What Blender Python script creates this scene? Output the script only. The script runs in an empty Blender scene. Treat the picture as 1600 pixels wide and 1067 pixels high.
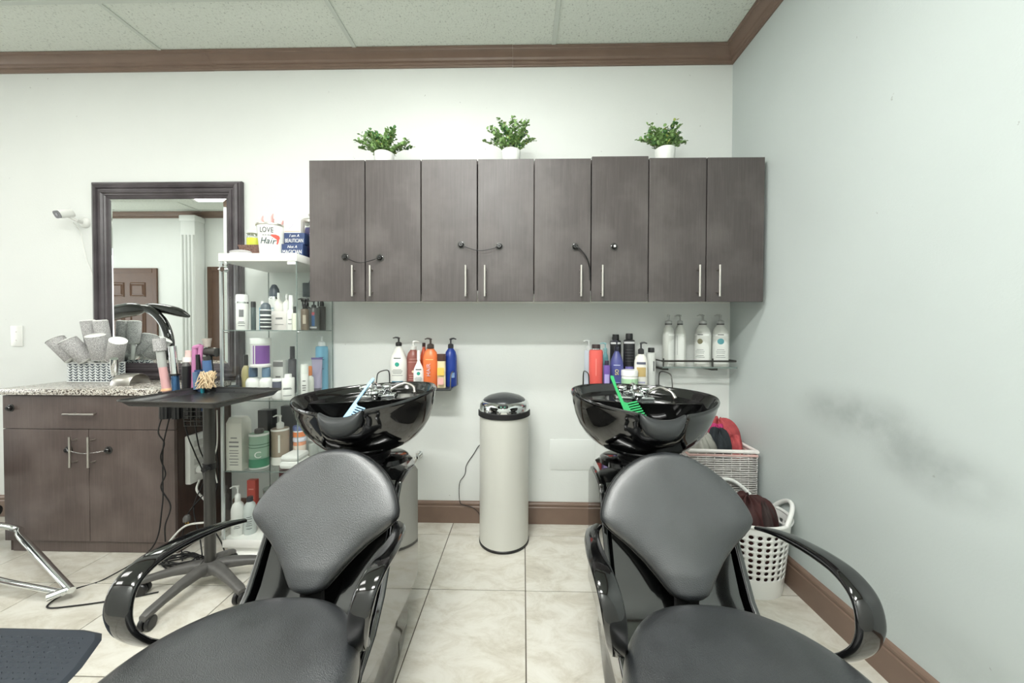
import bpy, bmesh, math, random
from mathutils import Vector, Matrix
PI = math.pi
rnd = random.Random(7)
C = bpy.context.scene.collection
sc = bpy.context.scene

# ------------------------------------------------------------------ camera
cam = bpy.data.cameras.new('camera'); camo = bpy.data.objects.new('camera', cam); C.objects.link(camo)
F, YAW, PIT, ROL, CX, CY, CH = 559.47, .0211, -.0149, -.0027, 805.49, 525.93, 1.2274
def rotm(yaw, pit, rol):
    Rz = Matrix.Rotation(yaw, 3, 'Z'); Rx = Matrix.Rotation(pit, 3, 'X'); Ry = Matrix.Rotation(rol, 3, 'Y')
    return Rz @ Rx @ Ry
Mw = rotm(YAW, PIT, ROL)
r_, f_, u_ = Mw.col[0], Mw.col[1], Mw.col[2]
m4 = Matrix(((r_[0], u_[0], -f_[0], 0), (r_[1], u_[1], -f_[1], 0), (r_[2], u_[2], -f_[2], CH), (0, 0, 0, 1)))
camo.matrix_world = m4
cam.sensor_width = 36.0; cam.lens = F * 36 / 1600
cam.shift_x = -(CX - 800) / 1600; cam.shift_y = -(533.5 - CY) / 1600
cam.clip_start = .05
sc.camera = camo
# ------------------------------------------------------------------ world, exposure
w = bpy.data.worlds.new('world'); sc.world = w; w.use_nodes = True
w.node_tree.nodes['Background'].inputs[0].default_value = (.85, .93, 1, 1)
w.node_tree.nodes['Background'].inputs[1].default_value = 1.0
sc.view_settings.view_transform = 'Standard'; sc.view_settings.look = 'None'
sc.view_settings.gamma = 1; sc.view_settings.use_curve_mapping = False
sc.view_settings.exposure = 0.07
sc.cycles.transparent_max_bounces = 64
LIGHTS = []
def area(name, loc, sx, sy, power, col=(1, .985, .95), rot=(0, 0, 0), spread=PI):
    l = bpy.data.lights.new(name, 'AREA'); l.shape = 'RECTANGLE'; l.size = sx; l.size_y = sy
    l.energy = power; l.color = col; l.spread = spread
    o = bpy.data.objects.new(name, l); C.objects.link(o); o.location = loc; o.rotation_euler = rot
    return o
# ceiling fixtures: world x, y of the 2x4 ft troffers
TROFFERS = [(-.43, .955), (-.43, -.265), (-2.87, .955), (-2.87, -.265), (-5.3, .345)]
TPOW = [20, 64, 2.5, 5, 6]
for i, (x, y) in enumerate(TROFFERS):
    area('troffer_light', (x, y, 2.935), 1.12, .12, TPOW[i], (.985, 1, .965))
area('window_light', (-7.1, .8, 1.4), 2.2, 2.0, 12, (.86, .94, 1), (0, -PI/2, 0))

# ------------------------------------------------------------------ materials
def srgb(c):
    return tuple((v/255/12.92 if v/255 <= .04045 else ((v/255+.055)/1.055)**2.4) for v in c[:3]) + (1,)
MATS = {}
def mat(name, col, rough=.5, metal=0, spec=.5, coat=0, alpha=1, trans=0, emit=None, bump=0, bscale=50, noise=None, sss=0):
    if name in MATS: return MATS[name]
    m = bpy.data.materials.new(name); m.use_nodes = True; nt = m.node_tree; b = nt.nodes['Principled BSDF']
    b.inputs['Base Color'].default_value = srgb(col); b.inputs['Roughness'].default_value = rough
    b.inputs['Metallic'].default_value = metal; b.inputs['Specular IOR Level'].default_value = spec
    b.inputs['Coat Weight'].default_value = coat; b.inputs['Coat Roughness'].default_value = .03
    b.inputs['Alpha'].default_value = alpha; b.inputs['Transmission Weight'].default_value = trans
    if emit: b.inputs['Emission Color'].default_value = (1, .98, .94, 1); b.inputs['Emission Strength'].default_value = emit
    g = nt.nodes.new('ShaderNodeNewGeometry')
    n = nt.nodes.new('ShaderNodeTexNoise'); n.inputs['Scale'].default_value = bscale; n.inputs['Detail'].default_value = 4
    tc = nt.nodes.new('ShaderNodeTexCoord')
    nt.links.new(tc.outputs['Object'], n.inputs['Vector'])
    if noise:   # (second colour, amount)
        mx = nt.nodes.new('ShaderNodeMix'); mx.data_type = 'RGBA'
        rp = nt.nodes.new('ShaderNodeMapRange'); rp.inputs[1].default_value = .35; rp.inputs[2].default_value = .7
        rp.inputs[4].default_value = noise[1]
        nt.links.new(n.outputs['Fac'], rp.inputs[0]); nt.links.new(rp.outputs[0], mx.inputs[0])
        mx.inputs[6].default_value = srgb(col); mx.inputs[7].default_value = srgb(noise[0])
        nt.links.new(mx.outputs[2], b.inputs['Base Color'])
    else:       # faint wear in the gloss so that nothing is perfectly uniform
        rp = nt.nodes.new('ShaderNodeMapRange'); rp.inputs[3].default_value = rough*.9; rp.inputs[4].default_value = min(1, rough*1.1+.01)
        nt.links.new(n.outputs['Fac'], rp.inputs[0]); nt.links.new(rp.outputs[0], b.inputs['Roughness'])
    if bump:
        bp = nt.nodes.new('ShaderNodeBump'); bp.inputs['Strength'].default_value = bump; bp.inputs['Distance'].default_value = .002
        nt.links.new(n.outputs['Fac'], bp.inputs['Height']); nt.links.new(bp.outputs[0], b.inputs['Normal'])
    MATS[name] = m; return m
def nodes(name):
    m = bpy.data.materials.new(name); m.use_nodes = True; MATS[name] = m
    return m, m.node_tree, m.node_tree.nodes['Principled BSDF'], m.node_tree.nodes.new, m.node_tree.links.new
def ramp(nt, pts):
    r = nt.nodes.new('ShaderNodeValToRGB'); e = r.color_ramp.elements
    e[0].position, e[0].color = pts[0]; e[1].position, e[1].color = pts[-1]
    for p, c in pts[1:-1]:
        q = e.new(p); q.color = c
    return r
# dark laminate with vertical grain and greasy smudges
def laminate(name, c1, c2, c3, rough=.42):
    m, nt, b, N, L = nodes(name)
    tc = N('ShaderNodeTexCoord'); mp = N('ShaderNodeMapping'); mp.inputs['Scale'].default_value = (60, 60, 2.2)
    L(tc.outputs['Object'], mp.inputs[0])
    n = N('ShaderNodeTexNoise'); n.inputs['Scale'].default_value = 2; n.inputs['Detail'].default_value = 8; n.inputs['Roughness'].default_value = .7
    oi = N('ShaderNodeObjectInfo'); ad = N('ShaderNodeVectorMath'); ad.operation = 'ADD'
    L(mp.outputs[0], ad.inputs[0]); cm = N('ShaderNodeMath'); cm.operation = 'MULTIPLY'; cm.inputs[1].default_value = 57
    L(oi.outputs['Random'], cm.inputs[0]); L(cm.outputs[0], ad.inputs[1]); L(ad.outputs[0], n.inputs['Vector'])
    r = ramp(nt, [(.3, srgb(c1)), (.55, srgb(c2)), (.75, srgb(c3))]); L(n.outputs['Fac'], r.inputs[0])
    s = N('ShaderNodeTexNoise'); s.inputs['Scale'].default_value = 5; s.inputs['Detail'].default_value = 6; L(tc.outputs['Object'], s.inputs['Vector'])
    mr = N('ShaderNodeMapRange'); mr.inputs[1].default_value = .45; mr.inputs[2].default_value = .72; mr.inputs[4].default_value = .38
    L(s.outputs['Fac'], mr.inputs[0])
    mx = N('ShaderNodeMix'); mx.data_type = 'RGBA'; L(mr.outputs[0], mx.inputs[0]); L(r.outputs[0], mx.inputs[6]); mx.inputs[7].default_value = srgb([min(255, v+26) for v in c3])
    L(mx.outputs[2], b.inputs['Base Color'])
    m2 = N('ShaderNodeMapRange'); m2.inputs[3].default_value = rough-.12; m2.inputs[4].default_value = rough+.15; L(s.outputs['Fac'], m2.inputs[0]); L(m2.outputs[0], b.inputs['Roughness'])
    bp = N('ShaderNodeBump'); bp.inputs['Strength'].default_value = .15; bp.inputs['Distance'].default_value = .001; L(n.outputs['Fac'], bp.inputs['Height']); L(bp.outputs[0], b.inputs['Normal'])
    return m
WOOD = laminate('dark_laminate', (67, 61, 60), (76, 70, 69), (86, 80, 78))
WOOD2 = laminate('brown_laminate', (80, 69, 65), (91, 79, 75), (101, 89, 84))
DARKPANEL = laminate('side_laminate', (50, 36, 31), (58, 42, 36), (66, 50, 43))
def paint(name, col, stain=False):
    m, nt, b, N, L = nodes(name)
    g = N('ShaderNodeNewGeometry')
    n = N('ShaderNodeTexNoise'); n.inputs['Scale'].default_value = 2.2; n.inputs['Detail'].default_value = 6; L(g.outputs['Position'], n.inputs['Vector'])
    mr = N('ShaderNodeMapRange'); mr.inputs[1].default_value = .4; mr.inputs[2].default_value = .75; mr.inputs[4].default_value = .35; L(n.outputs['Fac'], mr.inputs[0])
    mx = N('ShaderNodeMix'); mx.data_type = 'RGBA'; mx.inputs[6].default_value = srgb(col); mx.inputs[7].default_value = srgb([v-10 for v in col]); L(mr.outputs[0], mx.inputs[0])
    out = mx.outputs[2]
    if stain:   # grey rubbed smudge left on the wall by chair backs, and specks
        for (c, s, a) in (((1.3, 1.42, .90), (1, 3.0, 8), .42), ((1.3, 1.16, .79), (1, 4, 8), .38), ((1.3, 1.05, .25), (1, 4, 8), .12)):
            sb = N('ShaderNodeVectorMath'); sb.operation = 'SUBTRACT'; L(g.outputs['Position'], sb.inputs[0]); sb.inputs[1].default_value = c
            ml = N('ShaderNodeVectorMath'); ml.operation = 'MULTIPLY'; L(sb.outputs[0], ml.inputs[0]); ml.inputs[1].default_value = s
            ln = N('ShaderNodeVectorMath'); ln.operation = 'LENGTH'; L(ml.outputs[0], ln.inputs[0])
            q = N('ShaderNodeMapRange'); q.inputs[1].default_value = 0; q.inputs[2].default_value = 1.1; q.inputs[3].default_value = a; q.inputs[4].default_value = 0; q.interpolation_type = 'SMOOTHSTEP'; L(ln.outputs[1], q.inputs[0])
            n2 = N('ShaderNodeTexNoise'); n2.inputs['Scale'].default_value = 9; n2.inputs['Detail'].default_value = 6; L(g.outputs['Position'], n2.inputs['Vector'])
            mu = N('ShaderNodeMath'); mu.operation = 'MULTIPLY'; L(q.outputs[0], mu.inputs[0])
            n3 = N('ShaderNodeMapRange'); n3.inputs[1].default_value = .3; n3.inputs[2].default_value = .65; n3.inputs[3].default_value = .35; n3.inputs[4].default_value = 1.2; L(n2.outputs['Fac'], n3.inputs[0]); L(n3.outputs[0], mu.inputs[1])
            k = N('ShaderNodeMix'); k.data_type = 'RGBA'; L(mu.outputs[0], k.inputs[0]); L(out, k.inputs[6]); k.inputs[7].default_value = srgb((90, 95, 92)); out = k.outputs[2]
    v = N('ShaderNodeTexNoise'); v.inputs['Scale'].default_value = 38; v.inputs['Detail'].default_value = 3; L(g.outputs['Position'], v.inputs['Vector'])
    sp = N('ShaderNodeMapRange'); sp.inputs[1].default_value = .76; sp.inputs[2].default_value = .79; sp.inputs[4].default_value = .45; L(v.outputs['Fac'], sp.inputs[0])
    k = N('ShaderNodeMix'); k.data_type = 'RGBA'; L(sp.outputs[0], k.inputs[0]); L(out, k.inputs[6]); k.inputs[7].default_value = srgb((120, 118, 112)); out = k.outputs[2]
    L(out, b.inputs['Base Color']); b.inputs['Roughness'].default_value = .55
    f = N('ShaderNodeTexNoise'); f.inputs['Scale'].default_value = 120; f.inputs['Detail'].default_value = 4; L(g.outputs['Position'], f.inputs['Vector'])
    bp = N('ShaderNodeBump'); bp.inputs['Strength'].default_value = .25; bp.inputs['Distance'].default_value = .002; L(f.outputs['Fac'], bp.inputs['Height']); L(bp.outputs[0], b.inputs['Normal'])
    return m
WALL = paint('wall_paint', (224, 227, 224)); WALLR_SHADED = paint('wall_paint_right_shaded', (192, 200, 198), True)  # right wall: same paint, its weaker light put into a darker colour
# ceiling tile with pinholes
m, nt, b, N, L = nodes('ceiling_tile'); CEIL = m
g = N('ShaderNodeNewGeometry'); n = N('ShaderNodeTexNoise'); n.inputs['Scale'].default_value = 110; n.inputs['Detail'].default_value = 2; L(g.outputs['Position'], n.inputs['Vector'])
r = ramp(nt, [(.30, srgb((176, 180, 172))), (.37, srgb((210, 215, 206))), (.6, srgb((216, 221, 212)))]); L(n.outputs['Fac'], r.inputs[0]); L(r.outputs[0], b.inputs['Base Color']); b.inputs['Roughness'].default_value = .9
bp = N('ShaderNodeBump'); bp.inputs['Strength'].default_value = .5; bp.inputs['Distance'].default_value = .003; L(n.outputs['Fac'], bp.inputs['Height']); L(bp.outputs[0], b.inputs['Normal'])
# travertine-look porcelain floor tile
m, nt, b, N, L = nodes('floor_tile'); TILE = m
g = N('ShaderNodeNewGeometry'); oi = N('ShaderNodeObjectInfo'); ad = N('ShaderNodeVectorMath'); ad.operation = 'ADD'; sc3 = N('ShaderNodeMath'); sc3.operation = 'MULTIPLY'; sc3.inputs[1].default_value = 31
L(oi.outputs['Random'], sc3.inputs[0]); L(g.outputs['Position'], ad.inputs[0]); L(sc3.outputs[0], ad.inputs[1])
mp = N('ShaderNodeMapping'); mp.inputs['Rotation'].default_value = (0, 0, .7); mp.inputs['Scale'].default_value = (1, 1.9, 1); L(ad.outputs[0], mp.inputs[0])
n = N('ShaderNodeTexNoise'); n.inputs['Scale'].default_value = 5.5; n.inputs['Detail'].default_value = 12; n.inputs['Roughness'].default_value = .74; n.inputs['Distortion'].default_value = .6; L(mp.outputs[0], n.inputs['Vector'])
r = ramp(nt, [(.25, srgb((172, 166, 152))), (.42, srgb((198, 193, 180))), (.55, srgb((213, 210, 200))), (.75, srgb((222, 220, 212)))]); L(n.outputs['Fac'], r.inputs[0]); L(r.outputs[0], b.inputs['Base Color'])
b.inputs['Roughness'].default_value = .3
bp = N('ShaderNodeBump'); bp.inputs['Strength'].default_value = .1; bp.inputs['Distance'].default_value = .002; L(n.outputs['Fac'], bp.inputs['Height']); L(bp.outputs[0], b.inputs['Normal'])
# granite
m, nt, b, N, L = nodes('granite'); GRAN = m
tc = N('ShaderNodeTexCoord'); v = N('ShaderNodeTexVoronoi'); v.inputs['Scale'].default_value = 190; L(tc.outputs['Object'], v.inputs['Vector'])
sx = N('ShaderNodeSeparateColor'); L(v.outputs['Color'], sx.inputs[0])
r = ramp(nt, [(0, srgb((70, 62, 58))), (.18, srgb((128, 118, 108))), (.4, srgb((190, 184, 174))), (.7, srgb((216, 212, 204))), (1, srgb((232, 229, 222)))]); r.color_ramp.interpolation = 'CONSTANT'; L(sx.outputs[0], r.inputs[0]); L(r.outputs[0], b.inputs['Base Color']); b.inputs['Roughness'].default_value = .15
# black upholstery
def leather(name, col):
    m, nt, b, N, L = nodes(name)
    tc = N('ShaderNodeTexCoord'); v = N('ShaderNodeTexVoronoi'); v.inputs['Scale'].default_value = 420; L(tc.outputs['Object'], v.inputs['Vector'])
    n = N('ShaderNodeTexNoise'); n.inputs['Scale'].default_value = 9; n.inputs['Detail'].default_value = 7; L(tc.outputs['Object'], n.inputs['Vector'])
    r = ramp(nt, [(.35, srgb(col)), (.7, srgb([c+22 for c in col]))]); L(n.outputs['Fac'], r.inputs[0]); L(r.outputs[0], b.inputs['Base Color'])
    q = N('ShaderNodeMapRange'); q.inputs[3].default_value = .32; q.inputs[4].default_value = .5; L(n.outputs['Fac'], q.inputs[0]); L(q.outputs[0], b.inputs['Roughness'])
    b.inputs['Specular IOR Level'].default_value = 1; b.inputs['Coat Weight'].default_value = .8; b.inputs['Coat Roughness'].default_value = .36
    bp = N('ShaderNodeBump'); bp.inputs['Strength'].default_value = .55; bp.inputs['Distance'].default_value = .0014; L(v.outputs['Distance'], bp.inputs['Height']); L(bp.outputs[0], b.inputs['Normal'])
    return m
LEATHER = leather('black_vinyl', (25, 28, 31))
# thin clear glass: transparency with a fresnel reflection
def thin(name, tint, refl=1.0, edge=None):
    m, nt, b, N, L = nodes(name); nt.nodes.remove(b); out = nt.nodes['Material Output']
    t = N('ShaderNodeBsdfTransparent'); t.inputs[0].default_value = tint + (1,)
    gl = N('ShaderNodeBsdfGlossy'); gl.inputs['Roughness'].default_value = .02
    fr = N('ShaderNodeFresnel'); fr.inputs[0].default_value = 1.5
    mx = N('ShaderNodeMixShader'); geo = N('ShaderNodeNewGeometry'); inv = N('ShaderNodeMath'); inv.operation = 'SUBTRACT'; inv.inputs[0].default_value = 1; L(geo.outputs['Backfacing'], inv.inputs[1]); mu = N('ShaderNodeMath'); mu.operation = 'MULTIPLY'; L(fr.outputs[0], mu.inputs[0]); L(inv.outputs[0], mu.inputs[1])
    L(mu.outputs[0], mx.inputs[0]); L(t.outputs[0], mx.inputs[1]); L(gl.outputs[0], mx.inputs[2]); L(mx.outputs[0], out.inputs[0])
    return m
GLASS = thin('thin_glass', (.982, .992, .988)); CLEARP = thin('clear_plastic', (.86, .88, .87))
MIRROR = mat('mirror_silver', (238, 242, 240), .01, 1); MIRROR.node_tree.nodes['Principled BSDF'].inputs['Roughness'].default_value = .0
for l in list(MIRROR.node_tree.links):
    if l.to_socket.name == 'Roughness': MIRROR.node_tree.links.remove(l)
GEDGE = mat('glass_edge', (118, 130, 126), .15)
TRIM = mat('trim_brown', (124, 103, 90), .35, noise=((112, 92, 80), .5), bscale=9)
GROUT = mat('grout', (96, 90, 80), .9)
GLOSS = mat('black_gloss', (9, 9, 10), .07, spec=.7, coat=.6, bscale=6)
GLOSS2 = mat('black_fibreglass', (12, 13, 13), .1, spec=.9, coat=1, bscale=6)
SATIN = mat('black_satin', (50, 52, 53), .3, bscale=20)
BLACK = mat('black_plastic', (22, 22, 23), .35); BLACKM = mat('black_matte', (20, 20, 21), .7)
GREYP = mat('grey_plastic', (78, 77, 75), .42, noise=((96, 94, 91), .5), bscale=30)
GUN = mat('dark_metal', (66, 65, 62), .35, .3)
CHROME = mat('chrome', (225, 228, 228), .06, 1); STEEL = mat('brushed_steel', (196, 192, 186), .3, 1)
WHITE = mat('white_plastic', (232, 233, 229), .3); WHITEM = mat('white_laminate', (236, 236, 231), .4)
CREAM = mat('cream_enamel', (208, 208, 200), .32, 0); CERAM = mat('white_ceramic', (232, 234, 230), .2)

# ------------------------------------------------------------------ mesh builder
class MB:
    def __init__(s): s.v = []; s.f = []
    def add(s, vs, fs):
        o = len(s.v); s.v += [tuple(p) for p in vs]; s.f += [tuple(i+o for i in f) for f in fs]; return s
    def box(s, x0, x1, y0, y1, z0, z1, bev=0):
        if not bev:
            return s.add([(x0,y0,z0),(x1,y0,z0),(x1,y1,z0),(x0,y1,z0),(x0,y0,z1),(x1,y0,z1),(x1,y1,z1),(x0,y1,z1)],
                [(0,3,2,1),(4,5,6,7),(0,1,5,4),(1,2,6,5),(2,3,7,6),(3,0,4,7)])
        bm = bmesh.new(); bmesh.ops.create_cube(bm, size=1)
        for v in bm.verts: v.co = Vector(((x0+x1)/2+v.co.x*(x1-x0), (y0+y1)/2+v.co.y*(y1-y0), (z0+z1)/2+v.co.z*(z1-z0)))
        bmesh.ops.bevel(bm, geom=bm.edges[:], offset=bev, segments=2, affect='EDGES', profile=.5)
        bm.verts.index_update(); s.add([v.co[:] for v in bm.verts], [[v.index for v in f.verts] for f in bm.faces]); bm.free(); return s
    def obox(s, c, ax, ay, az):   # oriented box: centre and three half vectors
        c, ax, ay, az = map(Vector, (c, ax, ay, az)); vs = []
        for k in (-1, 1):
            for (i, j) in ((-1,-1),(1,-1),(1,1),(-1,1)): vs.append(c+ax*i+ay*j+az*k)
        return s.add(vs, [(0,3,2,1),(4,5,6,7),(0,1,5,4),(1,2,6,5),(2,3,7,6),(3,0,4,7)])
    def lathe(s, c, prof, n=24, sx=1, sy=1, axis='Z', cap=True, rz=0):
        c = Vector(c); rows = []; vs = []; fs = []
        for (r, h) in prof:
            for i in range(n):
                a = 2*PI*i/n; x, y = r*math.cos(a)*sx, r*math.sin(a)*sy
                if rz: x, y = x*math.cos(rz)-y*math.sin(rz), x*math.sin(rz)+y*math.cos(rz)
                p = {'Z': (x, y, h), 'Y': (x, h, y), 'X': (h, x, y)}[axis]
                vs.append(c+Vector(p))
        m = len(prof)
        for j in range(m-1):
            for i in range(n):
                a, b = j*n+i, j*n+(i+1) % n; fs.append((a, b, b+n, a+n) if axis != 'Y' else (a, a+n, b+n, b))
        if cap: fs.append(tuple(range(n))[::-1] if axis != 'Y' else tuple(range(n))); fs.append(tuple((m-1)*n+i for i in range(n)) if axis != 'Y' else tuple((m-1)*n+i for i in range(n))[::-1])
        return s.add(vs, fs)
    def cyl(s, a, b, r, n=14, r2=None):
        return s.tube([a, b], [r, r if r2 is None else r2], n)
    def tube(s, pts, r, n=8, cap=True, close=False):
        pts = [Vector(p) for p in pts]; m = len(pts)
        rs = r if isinstance(r, (list, tuple)) else [r]*m
        vs = []; fs = []; nrm = None
        for i, p in enumerate(pts):
            if close: t = pts[(i+1) % m]-pts[i-1]
            else: t = pts[min(i+1, m-1)]-pts[max(i-1, 0)]
            t.normalize()
            if nrm is None:
                nrm = t.orthogonal().normalized()
            else:
                nrm = (nrm - t*nrm.dot(t)); nrm = nrm.normalized() if nrm.length > 1e-6 else t.orthogonal().normalized()
            bn = t.cross(nrm)
            for k in range(n):
                a = 2*PI*k/n; vs.append(p+(nrm*math.cos(a)+bn*math.sin(a))*rs[i])
        mm = m if close else m-1
        for j in range(mm):
            for i in range(n):
                a, b = j*n+i, j*n+(i+1) % n; c2, d = ((j+1) % m)*n+(i+1) % n, ((j+1) % m)*n+i; fs.append((a, b, c2, d))
        if cap and not close: fs.append(tuple(range(n))[::-1]); fs.append(tuple((m-1)*n+i for i in range(n)))
        return s.add(vs, fs)
    def prism(s, poly, h0, h1, axis='Z'):
        n = len(poly); P = {'Z': lambda a, b, h: (a, b, h), 'Y': lambda a, b, h: (a, h, b), 'X': lambda a, b, h: (h, a, b)}[axis]
        vs = [P(a, b, h0) for a, b in poly]+[P(a, b, h1) for a, b in poly]
        return s.add(vs, [tuple(range(n))[::-1], tuple(range(n, 2*n))]+[(i, (i+1) % n, n+(i+1) % n, n+i) for i in range(n)])
    def rings(s, rings, cap=True, close=True):
        n = len(rings[0]); vs = [p for r in rings for p in r]; fs = []
        for j in range(len(rings)-1):
            for i in range(n if close else n-1):
                a, b = j*n+i, j*n+(i+1) % n; fs.append((a, b, b+n, a+n))
        if cap: fs.append(tuple(range(n))[::-1]); fs.append(tuple((len(rings)-1)*n+i for i in range(n)))
        return s.add(vs, fs)
    def xf(s, M):
        s.v = [tuple(M @ Vector(p)) for p in s.v]; return s
def worldloc(o):
    l = Vector((0, 0, 0))
    while o: l += o.location; o = o.parent
    return l
def obj(name, mb, m, parent=None, smooth=True, bevel=0, sub=0, label=None, kind=None, ang=40, solid=0):
    me = bpy.data.meshes.new(name); off = worldloc(parent) if parent else Vector((0, 0, 0))
    me.from_pydata([tuple(Vector(p)-off) for p in mb.v], [], mb.f)
    bm = bmesh.new(); bm.from_mesh(me); bmesh.ops.recalc_face_normals(bm, faces=bm.faces[:])
    if smooth:
        for f in bm.faces: f.smooth = True
        for e in bm.edges:
            if len(e.link_faces) == 2 and e.calc_face_angle(0) > math.radians(ang): e.smooth = False
    bm.to_mesh(me); bm.free()
    me.materials.append(m)
    o = bpy.data.objects.new(name, me); C.objects.link(o)
    if parent: o.parent = parent
    if bevel:
        b_ = o.modifiers.new('bevel', 'BEVEL'); b_.width = bevel; b_.segments = 2; b_.limit_method = 'ANGLE'
    if sub:
        b_ = o.modifiers.new('sub', 'SUBSURF'); b_.levels = sub; b_.render_levels = sub
    if label: o['label'] = label
    if kind: o['kind'] = kind
    return o
def thing(name, label, cat, loc=(0, 0, 0), group=None):
    o = bpy.data.objects.new(name, None); C.objects.link(o); o.location = loc; o.empty_display_size = .05
    o['label'] = label; o['category'] = cat
    if group: o['group'] = group
    return o
def tag(o, label, cat, group=None):
    o['label'] = label; o['category'] = cat
    if group: o['group'] = group
    return o
def struct(name, mb, m, parent=None, **k):
    return obj(name, mb, m, parent, kind=None if parent else 'structure', **k)
def catmull(P, n=8):
    P = [Vector(p) for p in P]; Q = [P[0]*2-P[1]]+P+[P[-1]*2-P[-2]]; out = []
    for i in range(1, len(Q)-2):
        for k in range(n):
            t = k/n; a, b_, c, d = Q[i-1], Q[i], Q[i+1], Q[i+2]
            out.append(.5*((2*b_)+(c-a)*t+(2*a-5*b_+4*c-d)*t*t+(3*b_-3*c+d-a)*t**3))
    out.append(P[-1]); return out
def lerp1(xs, ys, x):
    if x <= xs[0]: return ys[0]
    for i in range(len(xs)-1):
        if x <= xs[i+1]: return ys[i]+(ys[i+1]-ys[i])*(x-xs[i])/(xs[i+1]-xs[i])
    return ys[-1]
def text(body, size, m, loc, parent, rz=0, wid=None, bend=None, rot=None, name='lettering', shear=0, vert=False):
    cu = bpy.data.curves.new('t', 'FONT'); cu.body = body; cu.size = size; cu.align_x = 'CENTER'; cu.align_y = 'CENTER'; cu.extrude = .0004; cu.resolution_u = 3; cu.shear = shear
    to = bpy.data.objects.new('t', cu); C.objects.link(to); bpy.context.view_layer.update()
    me = bpy.data.meshes.new_from_object(to.evaluated_get(bpy.context.evaluated_depsgraph_get()))
    bpy.data.objects.remove(to); bpy.data.curves.remove(cu)
    xs = [v.co.x for v in me.vertices]; k = (wid/(max(xs)-min(xs))) if wid else 1
    for v in me.vertices:
        x, y, z = v.co; x *= k
        if vert: x, y = -y, x
        if bend: a = x/bend; v.co = Vector((math.sin(a)*(bend+z+.0008), -math.cos(a)*(bend+z+.0008), y))
        else: v.co = Vector((x, -z, y))
    me.materials.clear(); me.materials.append(m); me.name = name
    M = Matrix.Rotation(rz, 4, 'Z')
    if rot: M = rot
    me.transform(Matrix.Translation(Vector(loc)-(worldloc(parent) if parent else Vector((0,0,0)))) @ M)
    o = bpy.data.objects.new(name, me); C.objects.link(o); o.parent = parent; return o
# ------------------------------------------------------------------ room shell
XR, YB, ZC, XL, YF = 1.30, 2.28, 2.965, -7.2, -.70
T = .4572; X0, Y0 = .0148, 2.1347
fl = struct('floor', MB().box(XL, XR, YF, YB, -.06, -.003), GROUT, smooth=False)
tile_me = {}
def tile(x0, x1, y0, y1):
    g = .0022; x0 = max(x0, XL)+g; x1 = min(x1, XR)-g; y0 = max(y0, YF)+g; y1 = min(y1, YB)-g
    if x1-x0 < .02 or y1-y0 < .02: return
    k = (round(x1-x0, 3), round(y1-y0, 3))
    if k in tile_me:
        o = bpy.data.objects.new('tile', tile_me[k]); C.objects.link(o); o.parent = fl; o.location = (x0, y0, 0)
    else:
        o = obj('tile', MB().box(0, x1-x0, 0, y1-y0, -.012, 0, bev=.0015), TILE, fl, smooth=False); o.location = (x0, y0, 0); tile_me[k] = o.data
for i in range(-16, 3):
    for j in range(-7, 1):
        tile(X0+i*T, X0+(i+1)*T, Y0+j*T, Y0+(j+1)*T)
struct('wall_back', MB().box(XL-.1, XR+.1, YB, YB+.1, -.06, ZC+.1), WALL, smooth=False)
struct('wall_right', MB().box(XR, XR+.1, YF, YB, -.06, ZC+.1), WALLR_SHADED, smooth=False)
struct('wall_front', MB().box(XL-.1, XR+.1, YF-.1, YF, -.06, ZC+.1), WALL, smooth=False)
struct('wall_left', MB().box(XL-.1, XL, YF, YB, -.06, ZC+.1), WALL, smooth=False)
ce = struct('ceiling', MB().box(XL, XR, YF, YB, ZC+.02, ZC+.06), WALL, smooth=False)
xs = [XL]+[.181+1.2192*k for k in range(-6, 1)]+[XR]; ys = [1.26-.6096*k for k in range(3, -2, -1)]
ys = [YF]+[v for v in ys if v > YF+.05]+[YB]
cm = {}
for a, b in zip(xs[:-1], xs[1:]):
    for c, d in zip(ys[:-1], ys[1:]):
        k = (round(b-a, 3), round(d-c, 3))
        if any(a < tx < b and c < ty < d for tx, ty in TROFFERS): continue
        if k in cm:
            o = bpy.data.objects.new('ceiling_tile', cm[k]); C.objects.link(o); o.parent = ce; o.location = (a, c, ZC)
        else:
            o = obj('ceiling_tile', MB().box(.004, b-a-.004, .004, d-c-.004, .0015, .017), CEIL, ce, smooth=False); cm[k] = o.data; o.location = (a, c, ZC)
TEE = mat('ceiling_tee', (196, 202, 194), .5)
for x in xs[1:-1]: obj('tee', MB().box(x-.012, x+.012, YF, YB, ZC-.004, ZC+.001), TEE, ce, smooth=False)
for y in ys[1:-1]: obj('tee', MB().box(XL, XR, y-.012, y+.012, ZC-.0042, ZC+.0008), TEE, ce, smooth=False)
DIFF = mat('light_diffuser', (245, 245, 240), .5, emit=6)
for i, (x, y) in enumerate(TROFFERS):
    t = thing('ceiling_light', ['recessed ceiling light nearest the shampoo bowls', 'recessed ceiling light above the shampoo chairs', 'recessed ceiling light before the mirror', 'recessed ceiling light by the brown doors', 'recessed ceiling light at the far left end'][i], 'light', (x, y, ZC))
    obj('frame', MB().box(x-.6, x+.6, y-.3, y-.27, ZC-.006, ZC+.015).box(x-.6, x+.6, y+.27, y+.3, ZC-.006, ZC+.015).box(x-.6, x-.57, y-.27, y+.27, ZC-.006, ZC+.015).box(x+.57, x+.6, y-.27, y+.27, ZC-.006, ZC+.015), WHITE, t, smooth=False)
    obj('diffuser', MB().box(x-.57, x+.57, y-.27, y+.27, ZC+.004, ZC+.012), DIFF, t, smooth=False)
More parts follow.
